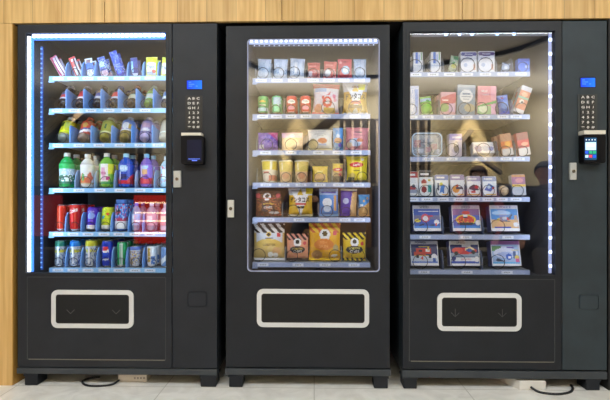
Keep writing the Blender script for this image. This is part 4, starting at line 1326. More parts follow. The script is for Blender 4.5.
bx(1, 409.5, 418, 85.5, 'tall white and blue carton by the door frame', MB3, base='ccd4e8', shapes=[('r', .55, 0, .9, .9, '8fa8e4'), ('r', .1, .1, .4, .9, 'e6eaf4'), ('k', .1, 0, 1, '5a7cd0')], T=.045)
put(3, 1, 'bag', 421.5, 433, 96, 'bright green sweet bag leaning over', 'sweet bag', 'sweet_bag', base='66c42c', seal='a0cc7c', shapes=[('r', 0, .72, 1, .9, 'a8c4e0'), ('c', .6, .72, .14, '2a8c34'), ('k', .3, .1, .65, 'a8e03c'), ('k', .1, .1, .65, '3c8c2c')], T=.045, lean=7)
pk = [('p', [(0, .75), (1, 1), (1, .55), (0, .3)], 'cc6a74'), ('c', .25, .3, .3, '8aa86c'), ('r', .55, .1, .95, .5, 'dcb8d8'), ('r', .1, .62, .5, .68, 'ecd4d8')]
bx(1, 439, 454, 92.2, 'pink carton with pale green leaf, shorter one', MB3, base='dcaab4', shapes=pk, T=.05, q=1, short='shorter pink carton', lean=-2)
bx(1, 455, 473, 85, 'grey blue carton with big white disc', MB3, base='7f94ac', side='5c6c80', shapes=[('c', .5, .62, .36, 'dfe2e6'), ('r', .25, .58, .75, .61, '7c8aa0'), ('r', .3, .68, .7, .71, '8c9ab0'), ('r', .35, .5, .65, .53, '9aa4b4'), ('e', .7, .22, .3, .14, 'b0a890'), ('r', 0, .92, 1, 1, 'a0b0c0')], T=.055, lean=-2)
bx(1, 475.5, 494, 86.2, 'tall pink carton with white lettering and green swirl', MB3, base='dc8c98', shapes=[('r', 0, .0, 1, .3, '9cc08c'), ('c', .3, .22, .24, 'd8e4cc'), ('r', .75, 0, 1, .45, 'e4b4d4'), ('p', [(0, .3), (1, .5), (1, .4), (0, .25)], '6fae6c'), ('r', .7, .5, 1, 1, 'e0a0b4')],
   texts=[('Mild', .35, .82, .085, 'f8f0f4', .5), ('Liquid', .42, .7, .085, 'f8f0f4', .6)], T=.055, lean=-1)
put(3, 1, 'bag', 499, 510, 95, 'blue sweet bag with stand-up base, leaning over', 'sweet bag', 'sweet_bag', base='3468d0', seal='6a90dc', shapes=[('r', 0, .0, 1, .14, '2a58e0'), ('e', .5, .45, .35, .2, '6a98e8'), ('k', .15, .3, .95, 'a8c8f4'), ('c', .4, .85, .14, '8a5a80')], T=.045, lean=8)
ob = [('r', 0, .0, 1, .14, 'd4ccc8'), ('r', 0, .84, 1, 1, 'd0d0d4'), ('c', .45, .42, .22, 'e8dcc8'), ('c', .5, .4, .1, '38302c'), ('r', .0, .52, 1, .6, '9cbc9c'), ('e', .5, .7, .3, .08, 'e8b890')]
bx(1, 511.5, 522, 86, 'tall orange carton tipped sideways, beside a second one', MB3, base='d88a68', side='c8c4c0', shapes=ob, T=.035, lean=-20, length=.155, q=1, short='tall orange carton, tipped', pitch=.06)

put(3, 2, 'blister', 410.5, 440.8, 132.3, 'clear rounded stand-in for a reflection, red and white pieces', 'toy pack', 'reflection_pack', base='a8a49c', T=.07,  # made-up pack that stands in for a reflection in the glass
    parts=[(.2, .55, .22, .3, 'b83a34'), (.25, .25, .3, .16, 'd8dce8'), (.55, .3, .16, .22, 'b84440'), (.75, .42, .2, .24, 'b85048'), (.88, .2, .1, .2, 'c8ccd8'), (.45, .62, .14, .3, '8a8a94'), (.65, .7, .18, .16, '9c98a0')])
put(3, 2, 'carton', 448, 460.5, 133.8, 'white and lilac carton with small figure print', 'carton', 'carton_box', base='ccc4d4', shapes=[('r', 0, .72, 1, 1, '9c94d8'), ('r', .2, .8, .9, .9, 'd8d4f0'), ('e', .55, .4, .2, .26, '8c8478'), ('c', .55, .55, .14, 'd8d4d0')], T=.05)
TB = 'toy box'
def tb(n, x0, x1, yt, label, **kw):
    put(3, n, 'carton', x0, x1, yt, label, TB, 'toy_box', **kw)
tb(2, 472.5, 493.5, 144, 'low white toy box with blue and purple prints', base='d8dce8', shapes=[('e', .25, .4, .18, .3, '6a6aa8'), ('e', .6, .4, .2, .24, 'b8c4d8'), ('c', .85, .4, .12, '7a88c8'), ('k', .12, .1, .8, 'a878a0'), ('r', 0, .85, 1, 1, 'eceef4')], T=.05, tilt=24)
bars = [('r', 0, .68, 1, 1, 'b8886c'), ('r', 0, .35, 1, .68, 'd8743c'), ('c', .6, .52, .26, 'e8a848'), ('r', .0, 0, 1, .3, 'd0c8c4')]
tb(2, 501.5, 512.5, 134.5, 'slim orange and cream toy box, paler of two', base='d8987c', shapes=bars, T=.035, lean=9, q=1, short='slim orange and cream toy box')
tb(2, 518, 529.5, 133.5, 'slim red and cream toy box beside the orange one', base='c8504c', shapes=[('r', 0, .7, 1, 1, '9c5c50'), ('r', 0, .38, 1, .7, 'd03c3c'), ('e', .6, .5, .3, .08, 'e89878'), ('r', 0, 0, 1, .33, 'd8ccc4')], T=.035, lean=9, q=1, short='slim red and cream toy box')

def small(x0, x1, yt, head, base, shapes, label, **kw):
    tb(3, x0, x1, yt, label, base=base, shapes=[('r', 0, .76, 1, 1, head), ('r', .1, .84, .7, .92, 'dfe0e4')] + shapes, T=.035, tilt=6, q=1, **kw)
small(408.5, 417.8, 172, 'a8343c', 'dce0e8', [('c', .4, .3, .34, 'a83c44'), ('r', .1, .1, .9, .25, '8c98b4'), ('c', .5, .4, .18, '384060')], 'red headed toy box by the door frame', short='red headed toy box')
small(418.8, 432.5, 171.3, '3a3434', 'dce2e8', [('c', .35, .55, .2, 'a83c38'), ('e', .35, .25, .2, .13, '8c2c30'), ('r', .62, .15, .9, .45, '3c9c9c'), ('r', .25, .4, .5, .5, 'ecd4c0'), ('r', .65, .58, .85, .66, 'c8b040')], 'black headed toy box with red figure print', short='black headed toy box')
small(434.8, 448, 175.3, '6a7cb8', 'dce2ec', [('p', [(.3, .1), (.45, .6), (.75, .5), (.6, .2)], '4a80d0'), ('c', .45, .55, .13, 'd8d03c'), ('r', .55, .1, .65, .35, '3868b8'), ('r', .15, .25, .3, .6, '40506c'), ('r', .5, .02, .95, .09, 'e0a840')], 'white toy box with blue and yellow robot print', short='blue and yellow robot box')
small(450, 463.6, 175.2, '8c7cac', 'dce0ec', [('c', .4, .3, .26, 'e09848'), ('r', .4, .3, .9, .42, '5a4c60'), ('c', .5, .48, .1, 'c84040'), ('r', .5, .02, .95, .09, 'e0b048')], 'white toy box with orange plane print', short='orange plane box')
small(466.5, 480, 176.8, '9c98bc', 'dfe2ec', [('p', [(.1, .35), (.5, .6), (.9, .3), (.5, .25)], '48405c'), ('c', .7, .45, .14, 'c83440'), ('r', .3, .15, .6, .25, 'c84c58'), ('r', .0, .02, .95, .09, 'd8a850')], 'white toy box with red and grey plane print', short='red and grey plane box')
small(482, 495.8, 177, '8c9cc8', 'dce4f0', [('p', [(.1, .3), (.45, .65), (.9, .45), (.55, .2)], '3c6cc0'), ('c', .45, .45, .12, 'c8d8f0'), ('c', .75, .4, .1, 'c84850'), ('r', .2, .02, .95, .09, 'd8b048')], 'white toy box with blue plane print', short='blue plane box')
put(3, 3, 'ball', 497.5, 508.5, 185, 'beige ball beside the yellow headed box', 'ball', 'capsule_ball', base='d8c0a0')
tb(3, 511.5, 525, 175.5, 'toy box with plum picture and yellow band, tilted', base='b8bcc8', shapes=[('r', 0, .52, 1, 1, '8c4c80'), ('r', .0, .9, 1, 1, 'b87840'), ('r', 0, .42, 1, .54, 'e0bc3c'), ('e', .55, .72, .3, .12, 'c07888'), ('k', .12, 0, .4, '8c98a8')], T=.04, tilt=8, lean=1)

def brick(n, x0, x1, yt, label, head, sky, shapes, texts=(), base='dfe2ea', hd=.86, T=.06, tilt=13, **kw):
    tb(n, x0, x1, yt, label, base=base, side='5c64a0', shapes=[('r', .03, .1, .97, hd, sky)] + shapes + [('r', 0, hd, 1, 1, head), ('r', 0, 0, 1, .07, 'e4e6ee')], texts=texts, T=T, tilt=tilt, nu=40, lift=.006, YF=.182, length=.149 if n == 4 else .142, **kw)
tag_r = lambda v=.93: [('r', .05, v - .03, .2, v + .03, 'd03040')]
brick(4, 412.5, 440.3, 202.5, 'toy brick box with red and white helicopter picture', 'd4d6e4', '3858b4',
      [('r', .03, .45, .97, .62, '6a6c98'), ('r', .2, .74, .92, .78, 'dfe2ea'), ('e', .45, .5, .16, .16, 'c8485c'), ('e', .45, .48, .1, .1, 'dcdce8'), ('r', .55, .55, .72, .6, 'c03c44'), ('e', .16, .4, .12, .06, 'e0cc3c'), ('p', [(.2, .22), (.4, .3), (.38, .24), (.22, .18)], '2c3040'), ('p', [(.5, .16), (.75, .28), (.75, .2), (.55, .12)], '2c3040'), ('c', .85, .34, .09, 'e6e8f0'), ('r', .03, .1, .97, .2, '4a8ae0'), ('r', .8, .2, .86, .3, 'd8503c')],
      [('SPEED', .42, .93, .095, '34406c', .5)])
brick(4, 451.5, 479.8, 202.5, 'toy brick box with round red and yellow dinghy picture', 'd0c8dc', '2c60c0',
      [('r', .03, .62, .97, .86, '7a5c94'), ('e', .48, .44, .36, .2, 'e0c83c'), ('e', .48, .43, .3, .17, 'd04030'), ('e', .48, .28, .32, .06, '2c2c38'), ('c', .48, .58, .08, 'e0e2ea'), ('e', .5, .72, .14, .07, 'c83c34'), ('k', .06, .3, .56, 'e8c048'), ('c', .9, .32, .09, 'e4e6f0'), ('r', .03, .1, .97, .2, '3c84d8'), ('r', .4, .5, .56, .56, '303448')],
      [('SPEED', .5, .93, .095, '54407c', .5)])
brick(4, 489.5, 518, 202.5, 'toy brick box with police helicopter over sand', 'dcdce6', '4a88d0',
      [('r', .03, .1, .97, .45, 'd0a878'), ('e', .4, .7, .32, .1, '9cc0e8'), ('e', .5, .48, .2, .09, '707894'), ('e', .52, .5, .1, .06, 'b0bcd0'), ('r', .2, .62, .8, .65, '8890a4'), ('c', .62, .48, .05, 'c84040'), ('p', [(.6, .5), (.75, .66), (.8, .64), (.7, .46)], '4c546c'), ('r', .35, .36, .7, .39, '5c5a64'), ('r', .12, .1, .7, .17, '2c44b0'), ('e', .28, .45, .06, .05, 'c8b850'), ('r', .85, .4, .95, .6, 'c09c78'), ('c', .88, .25, .09, 'dcdfe8')],
      [('POLICE', .56, .93, .095, '2440a8', .5)])
brick(5, 410, 437.8, 238.5, 'toy brick box with red fire engine and yellow ladder', 'b4b8cc', '202c64',
      [('r', .03, .1, .97, .4, 'b8c8e0'), ('r', .2, .48, .75, .7, 'c0342c'), ('r', .12, .42, .55, .56, 'b83830'), ('r', .12, .38, .8, .43, 'd0b040'), ('r', .55, .55, .7, .66, 'dfe2ea'), ('r', .3, .74, .7, .79, 'c8b038'), ('r', .62, .62, .68, .78, 'c8b038'), ('r', .3, .56, .42, .64, '28283c'), ('c', .85, .36, .1, 'e0e4ee'), ('c', .25, .37, .06, '24242c'), ('c', .7, .37, .06, '24242c'), ('p', [(.35, .3), (.45, .4), (.45, .22)], 'd0442c'), ('r', .03, .1, .97, .17, '3c68c8'), ('r', .8, .18, .9, .3, '345cb0')],
      [('POWER', .38, .93, .095, '30384c', .5)])
brick(5, 449, 478.8, 238.5, 'toy brick box with red racing car and white lettering', 'c8ccd8', '1c2c6c',
      [('r', .03, .36, .97, .5, '8c9cb4'), ('e', .5, .6, .42, .14, 'b83034'), ('e', .28, .62, .18, .12, 'd04840'), ('e', .68, .66, .16, .09, 'd8c8a0'), ('e', .68, .62, .12, .07, '3050a0'), ('c', .22, .5, .07, '202028'), ('c', .8, .54, .07, '202028'), ('r', .42, .76, .72, .84, 'c8ccdc'), ('r', .03, .1, .97, .34, 'dfe4ee'), ('r', .03, .1, .97, .18, '2c50b8'), ('c', .12, .28, .08, '2c3c80'), ('c', .9, .26, .09, 'e4e6ee')],
      [('SPEED', .4, .93, .095, '2c3450', .5), ('GO KIDS', .54, .26, .075, 'c84048', .5)])
brick(5, 490.5, 519.5, 239.5, 'toy brick box with purple header and white car in park', '8c4c94', '94b0dc',
      [('r', .03, .6, .4, .78, '5c8c5c'), ('e', .5, .52, .42, .2, 'c8d0ea'), ('e', .5, .46, .3, .1, 'a4b4e4'), ('r', .35, .7, .75, .8, 'c0c8e8'), ('r', .55, .72, .8, .76, '6a50a8'), ('c', .6, .36, .11, '2c5cc0'), ('c', .62, .34, .05, 'e6ecf8'), ('p', [(.1, .2), (.2, .32), (.42, .2), (.4, .16)], '34405c'), ('r', .76, .3, .84, .6, '3c5890'), ('c', .88, .34, .08, 'd8b84c'), ('r', .82, .12, .95, .28, 'd0508c'), ('r', .7, .62, .95, .66, 'c8b040'), ('r', .03, .08, .97, .16, '4aa8e0')],
      [])

build_dividers()


# ------------------------------------------------------------------ the place
def struct(m, name, mats):
    o = m.build(name, mats)
    o['kind'] = 'structure'
    return o


WOOD = wood('oak_panel', 'bf9656', 'deba7a', plank=.157, off=.03)
FLOOR = marble('marble_floor')
CEIL = mat('ccc3ae', .8)
XL, XR, YBK = -7.5, 7.5, -6.9
ZC = 3.2

m = MB(); m.box(XL, XR, YBK, 1.0, -.05, 0)
struct(m, 'floor', FLOOR)
m = MB(); m.box(XL, XR, YBK, 1.0, ZC, ZC + .05)
struct(m, 'ceiling', CEIL)
# oak header over the niche, oak column at the side of it
hz = 1.9525
m = MB()
edges = [-6.0] + [PX(p) for p in (105, 282, 462)] + [6.0]
for a, b in zip(edges, edges[1:]):
    m.box(a + .0022, b - .0022, -.004, .02, hz, ZC - .002)
m.box(-6, 6, .02, .9, hz + .002, ZC - .003)
struct(m, 'wall_front', WOOD)
m = MB(); m.box(-6, 6, .021, .9, hz - .0005, hz + .0019)  # dark sheet added so the wooden underside does not show lit
struct(m, 'trim_21', mat('17171a', .8))
colx = PX(12.3)
m = MB(); m.box(-6, colx, -.002, .9, .0005, hz - .001)
struct(m, 'trim_1', wood('oak_column', 'c09858', 'ddb97c', plank=.6, off=.55))
m = MB(); m.box(colx, colx + .004, .0, .85, .0005, hz - .004)
struct(m, 'trim_2', mat('b58a44', .3))
m = MB(); m.box(colx, 2.2, .86, .9, .0005, hz)
struct(m, 'wall_niche', mat('121214', .8))
m = MB(); m.box(PX(609), 2.2, .004, .86, .0005, hz)
struct(m, 'wall_niche_end', mat('141416', .7))
m = MB(); m.box(2.2, 6, -.002, .9, .0005, hz - .001)
struct(m, 'trim_3', WOOD)
# side walls of the hall
m = MB(); m.box(XL - .05, XL, YBK, 1.0, 0, ZC)
struct(m, 'wall_left', mat('b9a98c', .7))
m = MB(); m.box(XR, XR + .05, YBK, 1.0, 0, ZC)
struct(m, 'wall_right', mat('a89c86', .7))
# far wall behind the photographer: chevron bays, dark slatted bays, low dado
PLAIN = mat('bcb092', .7)
m = MB(); m.box(XL, XR, YBK - .05, YBK, 0, ZC)
struct(m, 'wall_back', PLAIN)
for n, (a, b) in enumerate(((-5.75, -4.03), (-1.19, .53), (2.43, 4.07))):
    m = MB(); m.box(a, b, YBK, YBK + .03, 1.35, ZC - .02)
    o = m.build('trim_%d' % (4 + n), chevron('chevron_panel_%d' % n, 'c9b88e', 'd6c69c', .85, .13))
    # centre the pattern on its bay
    cx = (a + b) / 2
    for v in o.data.vertices: v.co.x -= cx
    o.location.x = cx
    o['kind'] = 'structure'
DK = mat('3a332c', .6)
for n, (a, b) in enumerate(((-4.03, -3.45), (.53, 2.43))):
    m = MB(); m.box(a, b, YBK, YBK + .02, 1.35, ZC - .5, 0)
    x = a + .08
    while x < b - .05:
        m.box(x, x + .045, YBK + .02, YBK + .07, 1.35, ZC - .55, 1)
        x += .17
    struct(m, 'trim_%d' % (7 + n), [DK, mat('b8a488', .5)])
m = MB()
m.box(XL, -1.2, YBK, YBK + .04, 0, 1.3, 0)
m.box(-1.2, 1.2, YBK, YBK + .04, 0, 1.3, 1)
m.box(1.2, XR, YBK, YBK + .04, 0, 1.3, 2)
struct(m, 'baseboard_back', [mat('2c2624', .5), mat('7a5c40', .5), mat('1a1e2c', .5)])
# slanting timber braces on the far wall
for n, (x0, z0, x1, z1, w) in enumerate(((.63, 2.88, -.42, 2.02, .1), (-.9, 2.35, -.35, 1.75, .05), (3.25, 2.45, 2.88, 2.0, .07), (3.3, 1.95, 3.85, 1.55, .05),
                                         (-5.6, 2.2, -4.55, 3.05, .12), (-4.6, 2.2, -4.0, 1.4, .12), (-5.3, 1.2, -4.75, 1.8, .1))):
    m = MB(); m.tube([(x0, YBK + .12, z0), (x1, YBK + .12, z1)], w, 4)
    struct(m, 'trim_%d' % (9 + n), mat('463a2c', .6))
m = MB(); m.box(XL, XR, YBK + .04, -3.3, 0.0005, .012)
struct(m, 'floor_darkener', mat('33302e', .9))  # dark sheet added over the floor to dim its reflection
# round ceiling recess with a dark reveal
m = MB()
ctl = [(-1.5, -2.6), (-1.4, -3.6), (-1.1, -4.5), (-.78, -4.95), (-.24, -5.2), (.5, -5.38), (1.17, -5.36), (1.65, -4.95), (2.2, -4.55), (2.75, -4.2), (3.08, -3.7), (3.25, -3.0), (3.2, -2.0), (2.6, -1.0), (1.6, -.6), (.2, -.6), (-.9, -1.2)]
pts = []
nc = len(ctl)
for i in range(nc):
    a_, b_, c_, d_ = (Vector(ctl[(i + q) % nc]) for q in (-1, 0, 1, 2))
    for s in range(6):
        t = s / 6
        pts.append(.5 * ((2 * b_) + (c_ - a_) * t + (2 * a_ - 5 * b_ + 4 * c_ - d_) * t * t + (3 * b_ - a_ - 3 * c_ + d_) * t ** 3))
mid = Vector((.9, -3.0))
for k in range(len(pts)):
    p0, p1 = pts[k], pts[(k + 1) % len(pts)]
    m.add([(p[0], p[1], z) for q in (p0, p1) for p, z in ((q, ZC), (q, ZC - .06), (q + (q - mid).normalized() * .05, ZC - .06), (q + (q - mid).normalized() * .05, ZC))],
          [(0, 1, 5, 4), (1, 2, 6, 5), (2, 3, 7, 6)])
struct(m, 'trim_20', mat('1c1e26', .5))

# lit red shop sign far behind, seen only as a reflection in the drinks machine
sg = empty('shop_sign', (-3.2, YBK + .2, 0))
tag(sg, 'lit red shop sign on the far wall, with pale light bars', 'sign')
m = MB(); m.box(-3.75, -2.95, YBK + .1, YBK + .2, .1, 1.1)
m.build('sign_panel', mat('c8281c', .4, 0, 2.0), sg)
for z in (.3, .55, .72, .93):
    m = MB(); m.box(-3.72, -2.98, YBK + .2, YBK + .22, z, z + .03)
    m.build('light_bar', mat('ffd8a8', .4, 0, 7), sg)
sg = empty('shop_sign', (-5.7, YBK + .2, 0))
tag(sg, 'plain red lit shop sign low on the far wall', 'sign')
m = MB(); m.box(-6.3, -5.3, YBK + .1, YBK + .2, .25, 1.1)
m.build('sign_panel', mat('a81c1c', .4, 0, 1.2), sg)

# power boxes and leads under the machines
def lead(name, pts, r, label, colr='1a1c22'):
    # smooth the run
    P4 = [Vector(p) for p in pts]
    out = []
    for i in range(len(P4) - 1):
        a, b, c, d = P4[max(i - 1, 0)], P4[i], P4[i + 1], P4[min(i + 2, len(P4) - 1)]
        for s in range(8):
            t = s / 8
            out.append(.5 * ((2 * b) + (c - a) * t + (2 * a - 5 * b + 4 * c - d) * t * t + (3 * b - a - 3 * c + d) * t ** 3))
    out.append(P4[-1])
    m = MB(); m.tube(out, r, 8)
    o = m.build(name, mat(colr, .5), None, True)
    tag(o, label, 'cable')
    return o


def floor_pt(px, py, h=.006):
    """photo pixel -> point on the floor (z = h)"""
    dx = (px - 305) / FPX; dz = (200 - py) / FPX
    t = (h - CAM[2]) / dz
    return (CAM[0] + t * (dx * math.cos(YAW) - math.sin(YAW)), CAM[1] + t * (math.cos(YAW) + dx * math.sin(YAW)), h)


# white box standing under the drinks machine
a = floor_pt(118, 382, 0); b = floor_pt(147, 382, 0)
px_ = empty('power_box', ((a[0] + b[0]) / 2, a[1] + .05, 0))
tag(px_, 'flat white power box under the drinks machine', 'power box')
m = MB(); m.box(a[0], b[0], a[1], a[1] + .12, .001, .045, bev=.003); m.build('casing', mat('d8d0c4', .5), px_)
m = MB()
for j in range(4):
    x = b[0] - .02 - j * .017
    m.box(x, x + .01, a[1] - .0012, a[1] + .001, .018, .028)
m.build('printed_mark', mat('9a938a', .5), px_)
c0 = floor_pt(118, 383.5)
lead('power_cable', [(a[0] + .01, a[1] - .008, .014), floor_pt(112, 384.4), floor_pt(98, 386), floor_pt(86, 385), floor_pt(82.5, 381.5), floor_pt(88, 378.5), floor_pt(100, 377)], .0055,
     'black cable looping on the floor beside the flat white power box')
# power strip under the toy machine
a = floor_pt(519.5, 389.8, 0); b = floor_pt(545, 389.5, 0)
ps = empty('power_strip', ((a[0] + b[0]) / 2, a[1] + .1, 0))
tag(ps, 'white power strip on the floor under the toy machine', 'power strip')
m = MB()
v = [(a[0], a[1], .001), (b[0], a[1], .001), (b[0] - .01, a[1] + .2, .001), (a[0] - .105, a[1] + .2, .001)]
v += [(x, y, .048) for x, y, z in v]
m.add(v, [(0, 1, 5, 4), (1, 2, 6, 5), (2, 3, 7, 6), (3, 0, 4, 7), (4, 5, 6, 7), (3, 2, 1, 0)])
m.build('casing', mat('dcdad4', .45), ps)
for j in range(3):
    m = MB(); x = a[0] - .01 + j * .035
    m.disc((x + .02, .0), .001, 0, .001)
    m = MB(); m.box(x + .005, x + .028, a[1] + .06, a[1] + .085, .048, .0505)
    m.build('socket', mat('5a5856', .5), ps)
lead('power_cable', [(a[0] + .055, a[1] - .006, .018), floor_pt(538, 391.5), floor_pt(548, 393.5), floor_pt(560, 394), floor_pt(570, 392), floor_pt(573, 388.5), floor_pt(571, 385)], .006,
     'dark grey cable curving along the floor from the power strip')

# ------------------------------------------------------------------ people standing behind the camera, seen in the glass
def person(loc, turn, label, top, legs, hair_c, long_hair, phone, skin='c89a7c', shoe='2a2a2e', lean=0.0):
    J = {}; E = []; RAD = {}; TAGS = {}

    def j(n, p, r, parent=None, t='top'):
        J[n] = p; RAD[n] = r
        if parent: E.append((parent, n)); TAGS[(parent, n)] = t
    j('pelvis', (0, -.24, .74), .125, None)
    j('spine', (0, -.17, .90), .118, 'pelvis')
    j('chest', (0, -.05, 1.05), .125, 'spine')
    j('neck', (0, .035, 1.155), .052, 'chest')
    j('jaw', (0, .085, 1.205), .062, 'neck', 'skin')
    j('skull', (0, .085, 1.285), .088, 'jaw', 'skin')
    j('crown', (0, .085, 1.345), .066, 'skull', 'skin')
    for s, sn in ((-1, 'a'), (1, 'b')):
        j('hip' + sn, (s * .1, -.20, .70), .092, 'pelvis', 'legs')
        j('thigh' + sn, (s * .13, -.01, .585), .078, 'hip' + sn, 'legs')
        j('knee' + sn, (s * .15, .17, .475), .058, 'thigh' + sn, 'legs')
        j('calf' + sn, (s * .145, .11, .31), .056, 'knee' + sn, 'legs')
        j('ankle' + sn, (s * .14, .03, .1), .038, 'calf' + sn, 'legs')
        j('heel' + sn, (s * .14, .0, .045), .04, 'ankle' + sn, 'shoe')
        j('toe' + sn, (s * .15, .19, .036), .034, 'heel' + sn, 'shoe')
        j('shoulder' + sn, (s * .17, -.02, 1.09), .062, 'chest')
        if phone:
            el, wr, d = (s * .27, .06, .9), (s * .125, .235, 1.0), Vector((-s * .25, .9, .1)).normalized()
        else:
            el, wr, d = (s * .27, .03, .83), (s * .2, .14, .595), Vector((-s * .25, .75, -.55)).normalized()
        j('elbow' + sn, el, .043, 'shoulder' + sn)
        j('wrist' + sn, wr, .027, 'elbow' + sn)
        w = Vector(wr)
        side = Vector((1, 0, 0)) if not phone else Vector((0, .1, 1))
        palm = w + d * .05
        j('palm' + sn, tuple(palm), .03, 'wrist' + sn, 'skin')
        curl = Vector((0, .2, -1)) if not phone else Vector((-s, .2, 0))
        for q, (off, ln) in enumerate(((-.027, .062), (-.009, .072), (.009, .068), (.026, .054))):
            k0 = palm + side * off + d * .03
            k1 = k0 + d * ln * .5 + curl * .006
            k2 = k1 + (d * .55 + curl * .8).normalized() * ln * .5
            j('f%d%s1' % (q, sn), tuple(k0), .0095, 'palm' + sn, 'skin')
            j('f%d%s2' % (q, sn), tuple(k1), .0088, 'f%d%s1' % (q, sn), 'skin')
            j('f%d%s3' % (q, sn), tuple(k2), .0075, 'f%d%s2' % (q, sn), 'skin')
        th = w + d * .025 - side * .03 * (s if not phone else -1)
        j('t%s1' % sn, tuple(th), .011, 'palm' + sn, 'skin')
        j('t%s2' % sn, tuple(th + d * .045 - side * .008 * (s if not phone else -1)), .0085, 't%s1' % sn, 'skin')
    names = list(J)
    me = bpy.data.meshes.new('person_body')
    me.from_pydata([J[n] for n in names], [(names.index(a), names.index(b)) for a, b in E], [])
    tmp = bpy.data.objects.new('person_body', me)
    COL.objects.link(tmp)
    sk = tmp.modifiers.new('skin', 'SKIN'); sk.use_smooth_shade = True; sk.branch_smoothing = .6
    for n, v in zip(names, me.skin_vertices[0].data):
        v.radius = (RAD[n], RAD[n]); v.use_root = n == 'pelvis'
    ss = tmp.modifiers.new('sub', 'SUBSURF'); ss.levels = 2; ss.render_levels = 2
    bpy.context.view_layer.update()
    dg = bpy.context.evaluated_depsgraph_get()
    body = bpy.data.meshes.new_from_object(tmp.evaluated_get(dg))
    bpy.data.objects.remove(tmp)
    mats = {'skin': skin, 'top': top, 'legs': legs, 'shoe': shoe}
    order = list(mats)
    body.materials.clear()
    for t in order: body.materials.append(mat(mats[t], .6))
    segs = [(Vector(J[a]), Vector(J[b]), order.index(TAGS[(a, b)]), max(RAD[a], RAD[b])) for a, b in E]
    for p in body.polygons:
        c = p.center; best = None
        for a, b, t, r_ in segs:
            ab = b - a
            q = max(0, min(1, (c - a).dot(ab) / ab.length_squared))
            dd = (c - (a + ab * q)).length / r_
            if best is None or dd < best[0]: best = (dd, t)
        p.material_index = best[1]
        p.use_smooth = True
    root = bpy.data.objects.new('person', body)
    COL.objects.link(root)
    tag(root, label, 'person')
    # face: eyes, nose, mouth, ears; hair as a shell over the skull
    hc = Vector((0, .085, 1.285))

    def ell(name, c, r, h, rough=.5, parent=root, cut=None, seg=20, rings=14):
        V = []; F = []
        for i in range(rings + 1):
            ph = PI * i / rings
            for q in range(seg):
                th = 2 * PI * q / seg
                V.append((c[0] + r[0] * math.sin(ph) * math.cos(th), c[1] + r[1] * math.sin(ph) * math.sin(th), c[2] + r[2] * math.cos(ph)))
        for i in range(rings):
            for q in range(seg):
                f = (i * seg + q, i * seg + (q + 1) % seg, (i + 1) * seg + (q + 1) % seg, (i + 1) * seg + q)
                if cut and cut(sum((Vector(V[k]) for k in f), Vector()) / 4): continue
                F.append(f)
        return link_mesh(name, V, F, mat(h, rough), parent, None, True)
    fy = .085 + .078
    for s in (-1, 1):
        e = ell('eye', (s * .03, fy, 1.285), (.012, .007, .006), 'd8d0c8')
        ell('iris', (s * .03, fy + .006, 1.285), (.006, .003, .006), '2a1c14', .3, e)
        ell('ear', (s * .084, .075, 1.278), (.012, .022, .032), skin)
        ell('eyebrow', (s * .031, fy + .003, 1.306), (.018, .006, .004), hair_c)
    ell('nose', (0, fy + .012, 1.263), (.012, .018, .02), skin)
    ell('mouth', (0, fy - .004, 1.228), (.024, .008, .007), 'a05a50')
    ell('hair', hc + Vector((0, -.016, .012)), (.102, .105, .106), hair_c, .6,
        cut=lambda c: c.y > hc.y + .045 and c.z < hc.z + .05 or c.z < hc.z - (.02 if c.y > hc.y - .02 else .07))
    if long_hair:
        m = MB()
        m.tube([(0, -.01, 1.33), (0, -.05, 1.25), (0, -.075, 1.15), (0, -.115, 1.03)], [.07, .085, .075, .03], 14)
        m.build('hair_length', mat(hair_c, .6), root, True)
    root.location = loc
    root.rotation_euler = (0, 0, turn)
    return root


person((-.09, -2.80, 0), 0, 'person in dark maroon top bending to hold a phone towards the machines', '3a1a20', '22242c', '1c1614', True, True)
person((1.93, -2.85, 0), R(20), 'person in red shirt bending with hands on knees, facing the toy machine', 'a8302c', '2a2c38', '4a3020', False, False)
person((2.42, -2.25, 0), R(48), 'person in navy jacket bending with hands on knees beside the red shirt', '182038', '181c28', '16161c', False, False, skin='b88468')
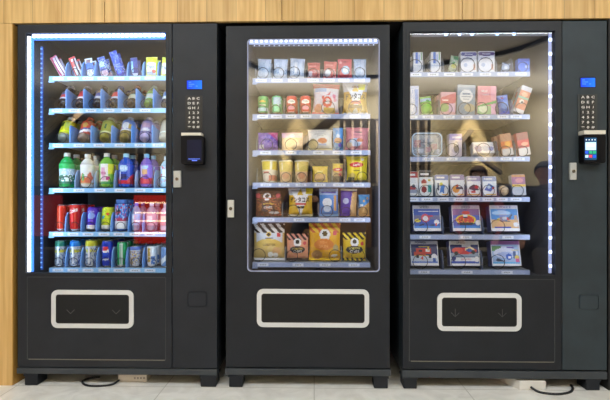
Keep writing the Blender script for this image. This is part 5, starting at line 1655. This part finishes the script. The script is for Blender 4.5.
# the phone the picture is taken with, just behind the lens
ph = empty('smartphone', (-.09, -2.47, .965))
tag(ph, 'slim dark smartphone held sideways in both hands', 'phone')
m = MB(); m.rpanel((-.138, -.042, .965, 1.025), .01, -2.452, -2.444); m.build('phone_case', mat('1a1a1e', .3), ph)
m = MB(); m.rpanel((-.134, -.046, .969, 1.021), .008, -2.4532, -2.452); m.build('phone_screen', mat('202838', .15), ph)


# ------------------------------------------------------------------ light of the hall
WARM = (1.0, .97, .92)
DAY = (.90, .96, 1.0)
area('hall_light_front', (-1.6, -2.2, 3.12), (2.2, 1.2), 80, DAY, (0, .35, -1))
area('hall_light_front_b', (1.8, -2.2, 3.12), (2.2, 1.2), 80, DAY, (0, .35, -1))
area('hall_light_mid', (0, -3.0, 3.14), (5, .6), 90, WARM, (0, -.6, -1))


def spot(name, loc, energy, target, ang, color):
    l = bpy.data.lights.new(name, 'SPOT')
    l.energy = energy; l.spot_size = R(ang); l.spot_blend = .7; l.shadow_soft_size = .04; l.color = color
    o = bpy.data.objects.new(name, l)
    o.location = loc
    o.rotation_euler = (Vector(target) - Vector(loc)).to_track_quat('-Z', 'Y').to_euler()
    COL.objects.link(o)


area('ceiling_fill', (.6, YBK + 1.0, 2.25), (11, .3), 270, WARM, (0, .15, 1))  # added upward lamp without a fitting, brightens the reflected ceiling
for x in (-4.9, -.33, 3.25):
    spot('wall_spot', (x, YBK + .3, 3.1), 1700, (x, YBK, 1.7), 46, (1, .86, .6))
for x in (-2.4, 1.4, 5.5):
    spot('wall_fill', (x, YBK + 1.6, 3.12), 420, (x, YBK, 1.9), 100, WARM)  # added fill lamps that brighten the far wall for its reflection

w = bpy.data.worlds.new('hall_air')
w.use_nodes = True
w.node_tree.nodes['Background'].inputs[0].default_value = (.9, .9, 1, 1)
w.node_tree.nodes['Background'].inputs[1].default_value = .05
SC.world = w


# ------------------------------------------------------------------ view
SC.view_settings.view_transform = 'Standard'
SC.view_settings.look = 'None'
SC.view_settings.gamma = 1.0
SC.view_settings.use_curve_mapping = False
SC.view_settings.exposure = 0.0
SC.cycles.use_denoising = True
SC.cycles.transparent_max_bounces = 24
SC.cycles.max_bounces = 8
SC.cycles.sample_clamp_indirect = 6.0
